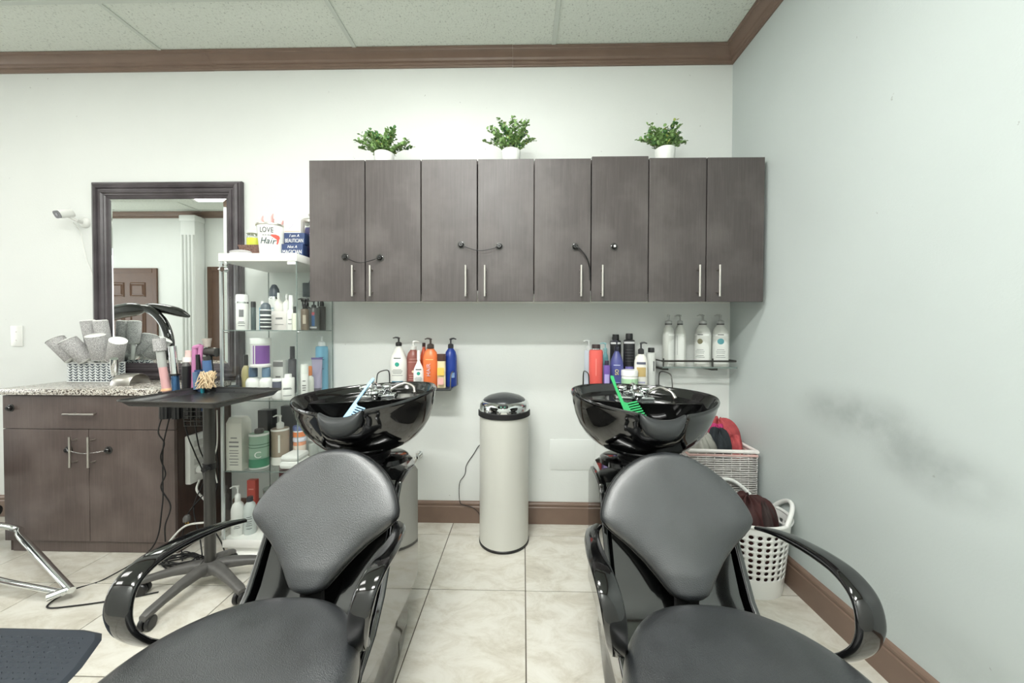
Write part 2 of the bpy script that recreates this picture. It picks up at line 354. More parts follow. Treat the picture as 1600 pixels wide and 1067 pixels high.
# crown moulding and baseboards
cp = [(0, 2.889), (.010, 2.889), (.012, 2.897), (.018, 2.900), (.020, 2.910), (.017, 2.913), (.026, 2.919), (.030, 2.930), (.046, 2.944), (.066, 2.951), (.070, 2.951), (.072, 2.957), (.084, 2.959), (.084, 2.964), (0, 2.964)]
def crown(name, pa, pb):
    m_ = MB().rings([[pa(d, z) for d, z in cp], [pb(d, z) for d, z in cp]]); struct(name, m_, TRIM, ang=25)
cj = [XL, -4.1, -1.983, -.07, XR]
for k in range(4):
    a, b = cj[k], cj[k+1]
    dz = [0, 0, .0008, -.0006][k]
    crown('trim_%d' % (k+1), lambda d, z, a=a, k=k, dz=dz: ((a+d if k == 0 else a+.0012), YB-d, z+dz), lambda d, z, b=b, k=k, dz=dz: ((b-d if k == 3 else b), YB-d, z+dz))
crown('trim_5', lambda d, z: (XR-d, YB-d, z), lambda d, z: (XR-d, YF+d, z))
crown('trim_6', lambda d, z: (XR-d, YF+d, z), lambda d, z: (XL+d, YF+d, z))
bp_ = [(0, 0), (.016, 0), (.016, .104), (.0125, .109), (.0125, .113), (.015, .117), (.015, .127), (.011, .133), (.004, .137), (0, .138)]
def base(name, pa, pb): struct(name, MB().rings([[pa(d, z) for d, z in bp_], [pb(d, z) for d, z in bp_]]), TRIM, ang=25)
base('baseboard_back', lambda d, z: (-1.88, YB-d, z), lambda d, z: (XR-d, YB-d, z))
base('baseboard_right', lambda d, z: (XR-d, YB-d, z), lambda d, z: (XR-d, YF+d, z))
base('baseboard_left', lambda d, z: (XL, YB-d, z), lambda d, z: (-2.87, YB-d, z))
# doors in the wall behind the camera, seen in the mirror
DOORM = mat('door_brown', (92, 66, 50), .35, noise=((80, 56, 42), .5), bscale=9)
def door(name, xa, xb, zt):
    TRIM = DOORM
    o = struct(name, MB().box(xa, xb, YF+.002, YF+.02, .01, zt), TRIM, smooth=False)
    wd = (xb-xa)
    for (za, zb) in ((.2, .85), (1.0, 1.55), (1.72, zt-.14)):
        for s in (0, 1):
            a = xa+wd*(.13+.42*s); b = a+wd*.32
            obj('raised_panel', MB().rings([[(a, YF+.021, za), (b, YF+.021, za), (b, YF+.021, zb), (a, YF+.021, zb)], [(a+.015, YF+.030, za+.015), (b-.015, YF+.030, za+.015), (b-.015, YF+.030, zb-.015), (a+.015, YF+.030, zb-.015)],
                [(a+.03, YF+.022, za+.03), (b-.03, YF+.022, za+.03), (b-.03, YF+.022, zb-.03), (a+.03, YF+.022, zb-.03)], [(a+.05, YF+.031, za+.05), (b-.05, YF+.031, za+.05), (b-.05, YF+.031, zb-.05), (a+.05, YF+.031, zb-.05)]]), TRIM, o, smooth=False)
    fr = MB().box(xa-.07, xa, YF, YF+.025, 0, zt+.07).box(xb, xb+.07, YF, YF+.025, 0, zt+.07).box(xa, xb, YF, YF+.025, zt, zt+.07)
    obj('door_frame', fr, TRIM, o, smooth=False, bevel=.006)
    obj('door_knob', MB().lathe((xa+.07, YF+.02, .95), [(.012, 0), (.012, .03), (.026, .04), (.028, .055), (.015, .066)], 16, axis='Y'), STEEL, o)
door('door_1', -6.27, -5.50, 2.08)
door('door_2', -4.60, -3.80, 2.10)
col_ = MB().box(-4.93, -4.72, YF+.001, YF+.16, 0, 2.87, bev=.006)
for k in range(4): col_.cyl((-4.905+k*.053, YF+.163, .15), (-4.905+k*.053, YF+.163, 2.6), .017, 10)
col_.box(-4.945, -4.705, YF+.001, YF+.175, 2.80, 2.885, bev=.015).box(-4.96, -4.69, YF+.001, YF+.19, 0, .14, bev=.01)
struct('trim_7', col_, WALL, ang=30)
# flat patch panels on the wall
def plate(name, x0, x1, z0, z1, lab, cat, d=.004, m=WALL):
    return tag(obj(name, MB().box(x0, x1, YB-d, YB+.001, z0, z1, bev=.0015), m, None), lab, cat)
plate('access_panel', .175, .46, .345, .54, 'white painted access panel low on the wall right of the trash can', 'panel')
plate('access_panel', .90, 1.285, .955, 1.31, 'white painted patch panel behind the glass shelf in the corner', 'panel', .003)
t = thing('wall_plate', 'blank white wall plate low on the wall left of the brushes', 'wall plate', (-3.317, YB, 1.19))
obj('plate', MB().box(-3.357, -3.277, YB-.006, YB, 1.12, 1.255, bev=.003), WHITE, t)
for z in (1.16, 1.215): obj('screw', MB().lathe((-3.317, YB-.0075, z), [(.0035, 0), (.0035, .003)], 10, axis='Y'), STEEL, t)
# window at the far left end (outside the frame; daylight)
wn = struct('window_1', MB().box(XL, XL+.03, -.3, 1.9, .4, 2.4), mat('window_glow', (225, 236, 245), .3, emit=2.5), smooth=False)
obj('window_frame', MB().box(XL, XL+.05, -.36, -.3, .34, 2.46).box(XL, XL+.05, 1.9, 1.96, .34, 2.46).box(XL, XL+.05, -.3, 1.9, 2.4, 2.46).box(XL, XL+.05, -.3, 1.9, .34, .4).box(XL, XL+.05, .77, .83, .4, 2.4), WHITE, wn, smooth=False)

# ------------------------------------------------------------------ bar handle, cable lock
def bar_handle(parent, x, z0, z1, yf, so=.032, horiz=False, r=.0058):
    m_ = MB()
    if horiz:
        m_.cyl((z0, yf-so, x), (z1, yf-so, x), r, 12)
        for q in (z0+.03, z1-.03): m_.cyl((q, yf-so, x), (q, yf+.001, x), .0045, 10)
    else:
        m_.cyl((x, yf-so, z0), (x, yf-so, z1), r, 12)
        for q in (z0+.022, z1-.022): m_.cyl((x, yf-so, q), (x, yf+.001, q), .0045, 10)
    return obj('handle', m_, STEEL, parent, label='brushed steel bar handle')
def lock_pad(parent, x, z, yf, key=False):
    p = obj('lock_pad', MB().lathe((x, yf+.0005, z), [(.0165, -.0), (.0165, -.003), (.014, -.004), (.0135, -.013), (.010, -.017)], 18, axis='Y'), GLOSS, parent, label='round black cable lock base')
    obj('lock_ring', MB().lathe((x, yf+.0005, z), [(.0215, 0), (.0215, -.0025), (.0165, -.003)], 22, axis='Y'), GUN, p)
    obj('lock_button', MB().lathe((x, yf-.015, z), [(.006, 0), (.006, -.004)], 10, axis='Y'), WHITE if key else BLACK, p)
    return p
def cable(name, pts, r, m, parent=None, n=7, sm=6):
    return obj(name, MB().tube(catmull(pts, sm), r, n), m, parent, ang=80)
# ------------------------------------------------------------------ wall cabinets
YD = 1.930; DW = .3048; XC = -1.162; ZB, ZT = 1.388, 2.150
HX = [(-.914, -.818), (-.306, -.204), (.306, .418), (.925, 1.028)]
LAB = ['dark wall cabinet nearest the glass display case, cable lock across both doors', 'dark wall cabinet second from the left, cable lock sagging between its doors',
       'dark wall cabinet with one raised door and an unhooked black lock cable', 'dark wall cabinet in the corner by the right wall, without any lock']
for k in range(4):
    x0 = XC+k*2*DW; x1 = x0+2*DW
    t = thing('wall_cabinet', LAB[k], 'cabinet', (x0+DW, YB, ZB+.043), 'dark wall cabinets over the shampoo bowls')
    zb = ZB+.043
    obj('body', MB().box(x0+.001, x0+.019, YD+.02, YB-.001, zb, ZT).box(x1-.019, x1-.001, YD+.02, YB-.001, zb, ZT).box(x0+.019, x1-.019, YD+.02, YB-.001, ZT-.018, ZT).box(x0+.019, x1-.019, YB-.008, YB-.001, zb, ZT-.018), DARKPANEL, t, smooth=False)  # carcass coloured dark: shade of the door gaps put into its colour
    obj('bottom_panel', MB().box(x0+.001, x1-.001, YD+.02, YB-.001, zb-.001, zb+.017), WHITEM, t, smooth=False, label='white melamine bottom panel')
    for d in (0, 1):
        a = x0+d*DW+.0031; b = x0+(d+1)*DW-.0031
        if k == 0 and d == 0: a = x0
        up = .010 if (k == 2 and d == 1) else 0
        dr = obj('door', MB().box(a, b, YD, YD+.018, ZB+up*.2, ZT+up, bev=.0012), WOOD, t, smooth=False)
        bar_handle(dr, HX[k][d], 1.413, 1.578, YD)
    if k in (0, 1):
        (ax, az), (bx, bz) = [((-.967, 1.628), (-.775, 1.624)), ((-.335, 1.692), (-.129, 1.684))][k]
        lock_pad(t, ax, az, YD); lock_pad(t, bx, bz, YD)
        cable('lock_cable', [(ax, YD-.012, az), (ax+.02, YD-.018, az-.012), ((ax+bx)/2-.01, YD-.02, az-.035), (bx-.04, YD-.02, bz-.018), (bx, YD-.012, bz)], .0022, BLACK, t)
    if k == 2:
        lock_pad(t, .277, 1.68, YD); lock_pad(t, .484, 1.68, YD, True)
        cable('lock_cable', [(.277, YD-.012, 1.68), (.30, YD-.018, 1.665), (.335, YD-.018, 1.62), (.352, YD-.008, 1.575), (.355, YD-.006, 1.54), (.356, YD-.006, 1.50)], .0035, BLACK, t)
tag(obj('mounting_rail', MB().box(-1.03, 1.29, YB-.014, YB-.001, 1.405, 1.43, bev=.002), WHITEM, None), 'long white rail on the wall right under the cabinets', 'rail')

# ------------------------------------------------------------------ vanity cabinet with drawer, two doors and granite top
vx0, vx1, vy = -2.856, -1.895, 1.90
t = thing('vanity_cabinet', 'brown laminate base cabinet with a drawer and two doors under the mirror', 'cabinet', ((vx0+vx1)/2, YB, 0))
obj('body', MB().box(vx0+.004, vx1, vy+.02, YB-.002, 0, .872), DARKPANEL, t, smooth=False, label='dark brown carcass')
obj('toe_kick', MB().box(vx0+.03, vx1-.002, vy+.012, vy+.022, .002, .068), WOOD2, t, smooth=False)
d = obj('drawer', MB().box(vx0, vx1-.001, vy, vy+.018, .686, .868, bev=.0015), WOOD2, t, smooth=False)
bar_handle(d, .774, -2.475, -2.30, vy, horiz=True)
lock_pad(d, -2.81, .80, vy); 
for (a, b, hx) in ((vx0, -2.376, -2.44), (-2.372, vx1-.001, -2.338)):
    d = obj('door', MB().box(a, b, vy, vy+.018, .066, .683, bev=.0015), WOOD2, t, smooth=False)
    bar_handle(d, hx, .487, .652, vy)
lock_pad(t, -2.485, .573, vy); lock_pad(t, -2.262, .573, vy)
cable('lock_cable', [(-2.485, vy-.014, .573), (-2.44, vy-.03, .575), (-2.36, vy-.03, .562), (-2.262, vy-.014, .573)], .002, CHROME, t)
tag(obj('countertop', MB().box(vx0-.012, vx1+.004, vy-.018, YB-.001, .874, .907, bev=.003), GRAN, None), 'speckled grey granite countertop on the brown base cabinet', 'countertop')
# ------------------------------------------------------------------ mirror
t = thing('wall_mirror', 'big mirror in a ridged dark wood frame standing on the countertop', 'mirror', (-2.275, YB, .908))
mx0, mx1, mz0, mz1, my = -2.775, -1.795, .909, 2.178, YB-.004
pf = [(0, 0), (0, .018), (.006, .026), (.014, .026), (.018, .034), (.030, .040), (.042, .036), (.046, .028), (.054, .028), (.058, .034), (.070, .033), (.078, .024), (.084, .024), (.090, .018), (.104, .014), (.108, .008), (.108, 0)]
FR = mat('mirror_frame_wood', (48, 41, 45), .3, noise=((92, 86, 90), .75), bscale=5, bump=.3)
cs = [(mx0, mz0, 1, 1), (mx1, mz0, -1, 1), (mx1, mz1, -1, -1), (mx0, mz1, 1, -1)]
for k in range(4):
    a, b = cs[k], cs[(k+1) % 4]
    obj('frame_rail', MB().rings([[(a[0]+a[2]*u, my-d_, a[1]+a[3]*u) for u, d_ in pf], [(b[0]+b[2]*u, my-d_, b[1]+b[3]*u) for u, d_ in pf]]), FR, t, ang=20)
gx0, gx1, gz0, gz1 = mx0+.104, mx1-.104, mz0+.104, mz1-.104
gl = obj('mirror_glass', MB().add([(gx0+.022, my-.012, gz0+.022), (gx1-.022, my-.012, gz0+.022), (gx1-.022, my-.012, gz1-.022), (gx0+.022, my-.012, gz1-.022), (gx0, my-.009, gz0), (gx1, my-.009, gz0), (gx1, my-.009, gz1), (gx0, my-.009, gz1)],
    [(0, 1, 2, 3), (0, 4, 5, 1), (1, 5, 6, 2), (2, 6, 7, 3), (3, 7, 4, 0)]).box(gx0, gx1, my-.008, my-.002, gz0, gz1), MIRROR, t, smooth=False)
# ------------------------------------------------------------------ security camera
t = thing('security_camera', 'small white security camera with a black face above the wall plate', 'camera', (-2.86, YB, 1.93))
cx_, cz_ = -2.845, 1.945
obj('wall_mount', MB().lathe((cx_, YB, cz_-.02), [(.034, 0), (.034, -.008), (.028, -.016), (.012, -.022), (.010, -.05)], 24, axis='Y'), WHITE, t)
ax = Vector((-.22, -.88, -.42)).normalized(); up = Vector((0, 0, 1)); rt = ax.cross(up).normalized(); upp = rt.cross(ax)
bc = Vector((cx_-.03, YB-.085, cz_+.012))
def rr(w_, h_, rad, n=5):
    o_ = []
    for (sx_, sy_, a0) in ((1, 1, 0), (-1, 1, PI/2), (-1, -1, PI), (1, -1, 3*PI/2)):
        for i in range(n): a = a0+PI/2*i/(n-1); o_.append((sx_*(w_-rad)+rad*math.cos(a), sy_*(h_-rad)+rad*math.sin(a)))
    return o_
def oring(c, w_, h_, rad): return [tuple(c+rt*a+upp*b) for a, b in rr(w_, h_, rad)]
obj('housing', MB().rings([oring(bc-ax*.034, .026, .018, .01), oring(bc-ax*.030, .034, .024, .016), oring(bc+ax*.032, .035, .025, .018), oring(bc+ax*.034, .034, .024, .018)]), WHITE, t)
fc = obj('face_plate', MB().rings([oring(bc+ax*.0335, .033, .023, .017), oring(bc+ax*.0355, .032, .022, .016)]), BLACK, t, label='black glossy face')
obj('lens', MB().rings([[tuple(bc+ax*.037+(rt*math.cos(i*PI/8)+upp*math.sin(i*PI/8))*r_) for i in range(16)] for r_ in (.009, .001)]), GLOSS, fc)
obj('arm', MB().tube([(cx_, YB-.045, cz_-.02), (cx_-.01, YB-.06, cz_-.012), tuple(bc-ax*.01-upp*.018)], .008, 10), WHITE, t)
tag(cable('camera_cable', [(-2.868, YB-.05, 1.915), (-2.87, YB-.012, 1.87), (-2.862, YB-.006, 1.80), (-2.84, YB-.006, 1.70), (-2.81, YB-.006, 1.62), (-2.79, YB-.005, 1.55)], .0028, WHITE, None), 'thin white cable hanging from the security camera to the mirror', 'cable')
# ------------------------------------------------------------------ shampoo unit (bowl, pedestal) and its chair
def squircle(a, b, n, p=2.3):
    out = []
    for i in range(n):
        th = 2*PI*i/n; c_, s_ = math.cos(th), math.sin(th)
        out.append((a*math.copysign(abs(c_)**(2/p), c_), b*math.copysign(abs(s_)**(2/p), s_)))
    return out
def sstep(a, b, x):
    t_ = max(0, min(1, (x-a)/(b-a))); return t_*t_*(3-2*t_)
BA, BBK, BFR, BD = .292, .265, .225, .215         # bowl half width, back and front reach, depth
def rim_pt(th, s=1):
    c_, s_ = math.cos(th), math.sin(th); p = 1.78
    b_ = BBK if s_ > 0 else BFR
    return BA*math.copysign(abs(c_)**(2/p), c_)*s, b_*math.copysign(abs(s_)**(2/p), s_)*s
def notch(x, y): return (1-sstep(.060, .088, abs(x)))*(1 if y < 0 else 0)
def bowl_mesh():
    N_ = 128; rows = []
    rimz = lambda x, y: -.040*notch(x, y)+.020*(x/BA)**2
    prof_o = [(.22, -1.0), (.34, -.985), (.46, -.95), (.58, -.88), (.70, -.77), (.80, -.63), (.88, -.47), (.94, -.30), (.98, -.14), (1.0, -.03)]
    def bot(s, zf, x, y): return zf*BD
    m_ = MB()
    for (s, zf) in prof_o:
        row = []
        for i in range(N_):
            x, y = rim_pt(2*PI*i/N_, s)
            if y < 0:   # the tucked-in front under the neck
                y += .030*notch(x, y)*sstep(-.6, 0, zf)
            row.append((x, y, zf*BD+rimz(*rim_pt(2*PI*i/N_))*sstep(-.5, 0, zf)))
        rows.append(row)
    for (s, dz) in ((1.008, -.004), (1.012, .004), (1.0, .010), (.982, .008), (.970, -.002)):
        row = []
        for i in range(N_):
            x, y = rim_pt(2*PI*i/N_, s); X_, Y_ = rim_pt(2*PI*i/N_)
            if y < 0: y += .030*notch(X_, Y_)
            row.append((x, y, dz+rimz(X_, Y_)))
        rows.append(row)
    for s in (.955, .93, .90, .86, .81, .76, .71, .66, .60, .54, .48, .41, .34, .27, .20, .13, .06, .015):
        row = []
        for i in range(N_):
            X_, Y_ = rim_pt(2*PI*i/N_); x, y = rim_pt(2*PI*i/N_, s)
            if Y_ < 0: y += .030*notch(X_, Y_)*sstep(.5, 1, s)
            q = s/.97
            zin = -.175*(1-q**3.2)+rimz(X_, Y_)*sstep(.5, .97, s)
            # rear deck with the taps
            edge = .035-.10*(x*x)
            row.append((x, y, zin))
        rows.append(row)
    m_.rings(rows); return m_
def faucet(root, M):
    fm = MB().box(-.085, .085, .098, .142, -.024, -.012, bev=.004)
    fm.lathe((-.055, .12, -.014), [(.020, 0), (.020, .010), (.013, .014), (.013, .026)], 16).lathe((.045, .12, -.014), [(.020, 0), (.020, .010), (.013, .014), (.013, .022)], 16)
    fm.cyl((-.055, .12, .004), (.045, .12, .004), .010, 12)
    fm.tube(catmull([(-.01, .125, 0), (-.01, .13, .025), (-.01, .115, .040), (-.01, .09, .040), (-.01, .078, .026)], 6), .0085, 12)
    f_ = obj('faucet', fm.xf(M), CHROME, root, label='chrome tap set with two knobs')
    for (x, y, z) in ((-.055, .12, .016), (.045, .12, .012)):
        k = MB().lathe((x, y, z), [(.010, -.006), (.022, .0), (.024, .009), (.020, .017), (.010, .021)], 8)
        obj('knob', k.xf(M), CHROME, f_)
    sp = MB().lathe((.005, .078, -.020), [(.012, 0), (.014, .008), (.019, .018), (.023, .025), (.020, .034), (.010, .037)], 18)
    obj('spray_head', sp.xf(M), CHROME, f_)
    hs = MB().tube(catmull([(.06, .12, .006), (.10, .135, .022), (.13, .14, .024), (.165, .125, .010), (.175, .10, -.012)], 8), .007, 10)
    obj('hose', hs.xf(M), STEEL, f_)
    return f_
BZ, BY = .945, 1.475
def shampoo_unit(cx, lab, roll):
    root = thing('shampoo_basin', lab, 'basin', (cx, 1.35, 0), 'black shampoo basins on glossy pedestals')
    M = Matrix.Translation((cx, BY, BZ)) @ Matrix.Rotation(roll, 4, 'Y') @ Matrix.Rotation(math.radians(4.5), 4, 'X')
    bo = obj('bowl', bowl_mesh().xf(M), GLOSS, root, ang=60, label='wide glossy black ceramic bowl')
    dk = []
    xe = max(x for x, y in [rim_pt(2*PI*i/400, .955) for i in range(400)] if y > .030-.10*x*x)
    arcp = [i/120*PI for i in range(121)]
    arcp = [a for a in arcp if rim_pt(a, .955)[1] > .035-.10*rim_pt(a, .955)[0]**2]
    xa, xb = rim_pt(arcp[0], .955)[0], rim_pt(arcp[-1], .955)[0]
    for s, zz, fy in ((.955, -.030, .002), (.955, -.022, 0), (.93, -.020, .006), (.90, -.021, .010), (.5, -.024, .03)):
        dk.append([(rim_pt(a, s)[0], max(rim_pt(a, s)[1], .036-.10*rim_pt(a, s)[0]**2+fy), zz+.012*(rim_pt(a, s)[0]/BA)**2) for a in arcp]+[((xb+(xa-xb)*j/24)*s/.955, .035-.10*((xb+(xa-xb)*j/24)*s/.955)**2+fy, zz+.012*((xb+(xa-xb)*j/24)*s/.955/BA)**2) for j in range(1, 24)])
    lowr = [(rim_pt(a, .80)[0], max(rim_pt(a, .80)[1], .045), -.10) for a in arcp]+[((xb+(xa-xb)*j/24)*.80/.955, .045, -.10) for j in range(1, 24)]
    obj('tap_deck', MB().rings([lowr]+dk).xf(M), GLOSS, bo, ang=60)
    obj('drain', MB().lathe((0, -.02, -.176), [(.028, 0), (.028, .004), (.018, .005), (.018, .001)], 20).xf(M), CHROME, bo)
    faucet(root, M)
    # neck rest: a soft lip wrapped over the notch
    rows = []; K = 22
    for i in range(K+1):
        u = -1+2*i/K; w_ = math.sqrt(max(0, 1-abs(u)**3.2)); x = .079*u
        zc = -.028+.026*abs(u)**2.6; yc = -BFR+.016-.016*(1-u*u)
        ry, rz_ = .012+.016*w_, .012+.024*w_
        rows.append([(x*(1+.06*math.cos(a)*w_), yc+ry*math.cos(a), zc-.016*w_+rz_*math.sin(a)) for a in [2*PI*j/20 for j in range(20)]])
    obj('neck_rest', MB().rings(rows).xf(M), SATIN, root, ang=70, label='soft dark neck rest')
    # ribbed collar under the bowl
    pr = [(.120, BZ-.285)]
    for k in range(5): z = BZ-.275+k*.017; pr += [(.118-.004*k, z), (.108-.004*k, z+.006), (.110-.004*k, z+.011)]
    pr += [(.095, BZ-.198)]
    obj('collar', MB().lathe((cx, BY-.012, 0), pr, 40, sy=.9), BLACK, root, ang=30, label='ribbed black rubber collar')
    # pedestal: side profile (y, z) swept across x; upper shell and lower recess
    def half(y, z):   # half width of the shell at a place
        hw = .212-.012*sstep(.3, 0, z)
        if y > 1.46: hw = .212-.10*sstep(1.46, 1.66, y)**1.5
        return hw
    top = [(.70, .30), (.86, .275), (.98, .285), (1.07, .33), (1.13, .40), (1.20, .54), (1.255, .655), (1.29, .683), (1.36, .690), (1.50, .690), (1.58, .684), (1.625, .655), (1.645, .60)]
    bot = [(.70, .14), (.86, .15), (.98, .165), (1.07, .18), (1.13, .19), (1.20, .20), (1.255, .205), (1.29, .205), (1.36, .205), (1.50, .205), (1.58, .205), (1.625, .205), (1.645, .205)]
    m_ = MB(); rows = []
    for (y, zt), (_, zb) in zip(top, bot):
        hw = half(y, zt); n_ = 7; r_ = []
        for i in range(n_): u = i/(n_-1); r_.append((cx-hw*(1-.06*u**4), y, zb+(zt-.018-zb)*u))
        r_.append((cx-hw+.020, y, zt)); r_.append((cx+hw-.020, y, zt))
        for i in range(n_): u = 1-i/(n_-1); r_.append((cx+hw*(1-.06*u**4), y, zb+(zt-.018-zb)*u))
        rows.append(r_)
    m_.rings(rows)
    pe = obj('pedestal', m_, GLOSS2, root, ang=30, label='glossy black fibreglass pedestal')
    # tower front: recessed flat face between two raised side fins
    for s in (-1, 1):
        fin = [(.92, .27), (1.00, .245), (1.10, .235), (1.30, .22), (1.46, .22), (1.46, .66), (1.42, .694), (1.33, .698), (1.262, .69), (1.235, .655), (1.18, .53), (1.10, .40), (1.03, .335), (.94, .30)]
        xa, xb = cx+s*.206, cx+s*.224
        obj('side_fin', MB().prism(fin, min(xa, xb), max(xa, xb), 'X'), GLOSS2, root, bevel=.005, label='curved glossy side panel')
    # lower body with scooped sides, and plinth
    rows = []
    for y in (.66, .70, .9, 1.1, 1.3, 1.45, 1.58, 1.64):
        e = .05*sstep(1.45, 1.64, y)+.03*sstep(.72, .66, y)
        hb = .222-.055*sstep(1.0, 1.66, y)-e; hm = .175-e; ht = .208-.03*sstep(1.2, 1.6, y)-e
        rows.append([(cx-hb, y, 0), (cx-hb, y, .02), (cx-hm-.01, y, .05), (cx-hm, y, .12), (cx-hm-.008, y, .17), (cx-ht, y, .20), (cx-ht, y, .215), (cx+ht, y, .215), (cx+ht, y, .20), (cx+hm+.008, y, .17), (cx+hm, y, .12), (cx+hm+.01, y, .05), (cx+hb, y, .02), (cx+hb, y, 0)])
    obj('plinth', MB().rings(rows), GLOSS2, root, ang=35)
    # round service cap on the pedestal with a steel pipe
    cap = obj('service_cap', MB().lathe((cx+.085*(1 if cx < 0 else -1), 1.50, .688), [(.082, 0), (.082, .012), (.070, .020), (.0, .021)], 32), GLOSS, root)
    obj('pipe', MB().cyl((cx+.06*(1 if cx < 0 else -1), 1.51, .70), (cx+.06*(1 if cx < 0 else -1), 1.51, .77), .006, 10), STEEL, cap)
    return root
def chair(cx, lab, ao):
    root = thing('shampoo_chair', lab, 'chair', (cx, .85, 0), 'black shampoo chairs')
    # seat cushion
    def outline(s, n=64):
        o_ = []
        for i in range(n):
            th = 2*PI*i/n; c_, s_ = math.cos(th), math.sin(th)
            p = 2.25 if s_ > 0 else 3.2
            x = .272*math.copysign(abs(c_)**(2/p), c_); y = (.275 if s_ > 0 else .25)*math.copysign(abs(s_)**(2/p), s_)
            x *= 1-.06*sstep(0, .28, y)
            o_.append((cx+x*s, .735+y*s))
        return o_
    rows = []
    for s, z in ((.80, .375), (.93, .378), (.975, .39), (1.0, .415), (1.0, .438), (.985, .455), (.955, .467), (.90, .477), (.80, .485), (.62, .490), (.40, .492), (.2, .492), (.02, .492)):
        rows.append([(x, y, z+(.012*((x-cx)/.27)**2 if z > .46 else 0)) for x, y in outline(s)])
    st = obj('seat', MB().rings(rows), LEATHER, root, ang=60, label='padded black vinyl seat')
    obj('piping', MB().tube([(x, y, .402) for x, y in outline(.995)], .004, 6, close=True), BLACK, st)
    obj('seat_base', MB().box(cx-.17, cx+.17, .58, .94, .30, .375, bev=.01), BLACK, root)
    # backrest: guitar-pick cushion leaning back
    vs_ = [0, .012, .04, .08, .15, .24, .33, .41, .46, .50, .54, .62, .72, .80, .87, .93, .97, .99, 1.0]
    hw = [0, .028, .052, .066, .088, .120, .160, .204, .228, .239, .239, .228, .206, .178, .144, .104, .066, .034, .002]
    Lb = .425; lean = math.radians(31); by, bz = 1.045, .438
    ud = Vector((0, math.sin(lean), math.cos(lean))); nd = Vector((0, -math.cos(lean), math.sin(lean)))
    rows = []; v = .0
    for i in range(45):
        v = i/44; v = v-.035*math.sin(2*PI*v)
        h_ = max(.003, lerp1(vs_, hw, v)) if 0 < i < 44 else .003
        th = .055*min(1, (h_/.09))**.6
        row = []
        for j in range(36):
            a = 2*PI*j/36; c_, s_ = math.cos(a), math.sin(a)
            x = h_*math.copysign(abs(c_)**.9, c_); q = th*math.copysign(abs(s_)**.75, s_)
            q = q*(.75 if q > 0 else .55)+.30*x*x-.004+(.05*(v-.5)**2)
            p = Vector((cx, by, bz))+ud*(v*Lb)+nd*q; row.append((p.x+x, p.y, p.z))
        rows.append(row)
    bk = obj('backrest', MB().rings(rows), LEATHER, root, sub=1, ang=180, label='rounded triangular black vinyl backrest')
    seam = []
    for i in range(0, 88):
        v = (i/44 if i <= 44 else (88-i)/44); s = 1 if i <= 44 else -1
        h_ = lerp1(vs_, hw, v); x = s*h_*1.0; p = Vector((cx, by, bz))+ud*(v*Lb)+nd*(.30*x*x-.010+.05*(v-.5)**2); seam.append((p.x+x, p.y, p.z))
    obj('piping', MB().tube(seam, .0032, 6, close=True), BLACK, bk)
    obj('back_bracket', MB().box(cx-.035, cx+.035, 1.062, 1.08, .30, .47, bev=.004).box(cx-.035, cx+.035, .90, 1.05, .318, .335, bev=.004), BLACKM, root)
    # arms: flat glossy bands sweeping forward, then curling under to the seat
    P = [(.254, 1.165, .595), (.282, 1.11, .608), (.298, 1.04, .618), (.304, .96, .626), (.302, .895, .626), (.296, .843, .606), (.289, .820, .560), (.282, .826, .508), (.270, .853, .460), (.252, .89, .42)]
    WD = [.012, .019, .023, .026, .028, .029, .029, .026, .022, .018]; TH = [.005, .008, .010, .011, .011, .011, .011, .010, .009, .008]
    for s in (-1, 1):
        pts = catmull([(cx+ao+s*a, b, c_) for a, b, c_ in P], 6); n_ = len(pts); rows = []
        for i, p in enumerate(pts):
            t_ = (pts[min(i+1, n_-1)]-pts[max(0, i-1)]).normalized(); k = i/(n_-1)*(len(P)-1)
            wdir = Vector((1, -.15*s, .10*s)); wdir = (wdir-t_*wdir.dot(t_)).normalized(); nn = t_.cross(wdir)
            wv, tv = lerp1(range(len(P)), WD, k), lerp1(range(len(P)), TH, k)
            rows.append([tuple(p+wdir*a*wv+nn*b*tv) for a, b in squircle(1, 1, 20, 2.8)])
        obj('armrest', MB().rings(rows), GLOSS, root, ang=70, label='curved glossy black armrest')
    for s in (-1, 1):
        obj('arm_bolt', MB().cyl((cx+s*.245, .90, .43), (cx+s*.20, .90, .40), .012, 12), CHROME, root)
    return root
XU = (-.655, .492)
b1 = shampoo_unit(XU[0], 'left black shampoo basin, its bowl holding a blue comb', math.radians(-4.0))
b2 = shampoo_unit(XU[1], 'right black shampoo basin, its bowl holding a green comb', math.radians(2.0))
chair(XU[0]+.012, 'left black shampoo chair in front of the basin with the blue comb', -.027)
chair(XU[1], 'right black shampoo chair near the laundry basket and the right wall', .010)
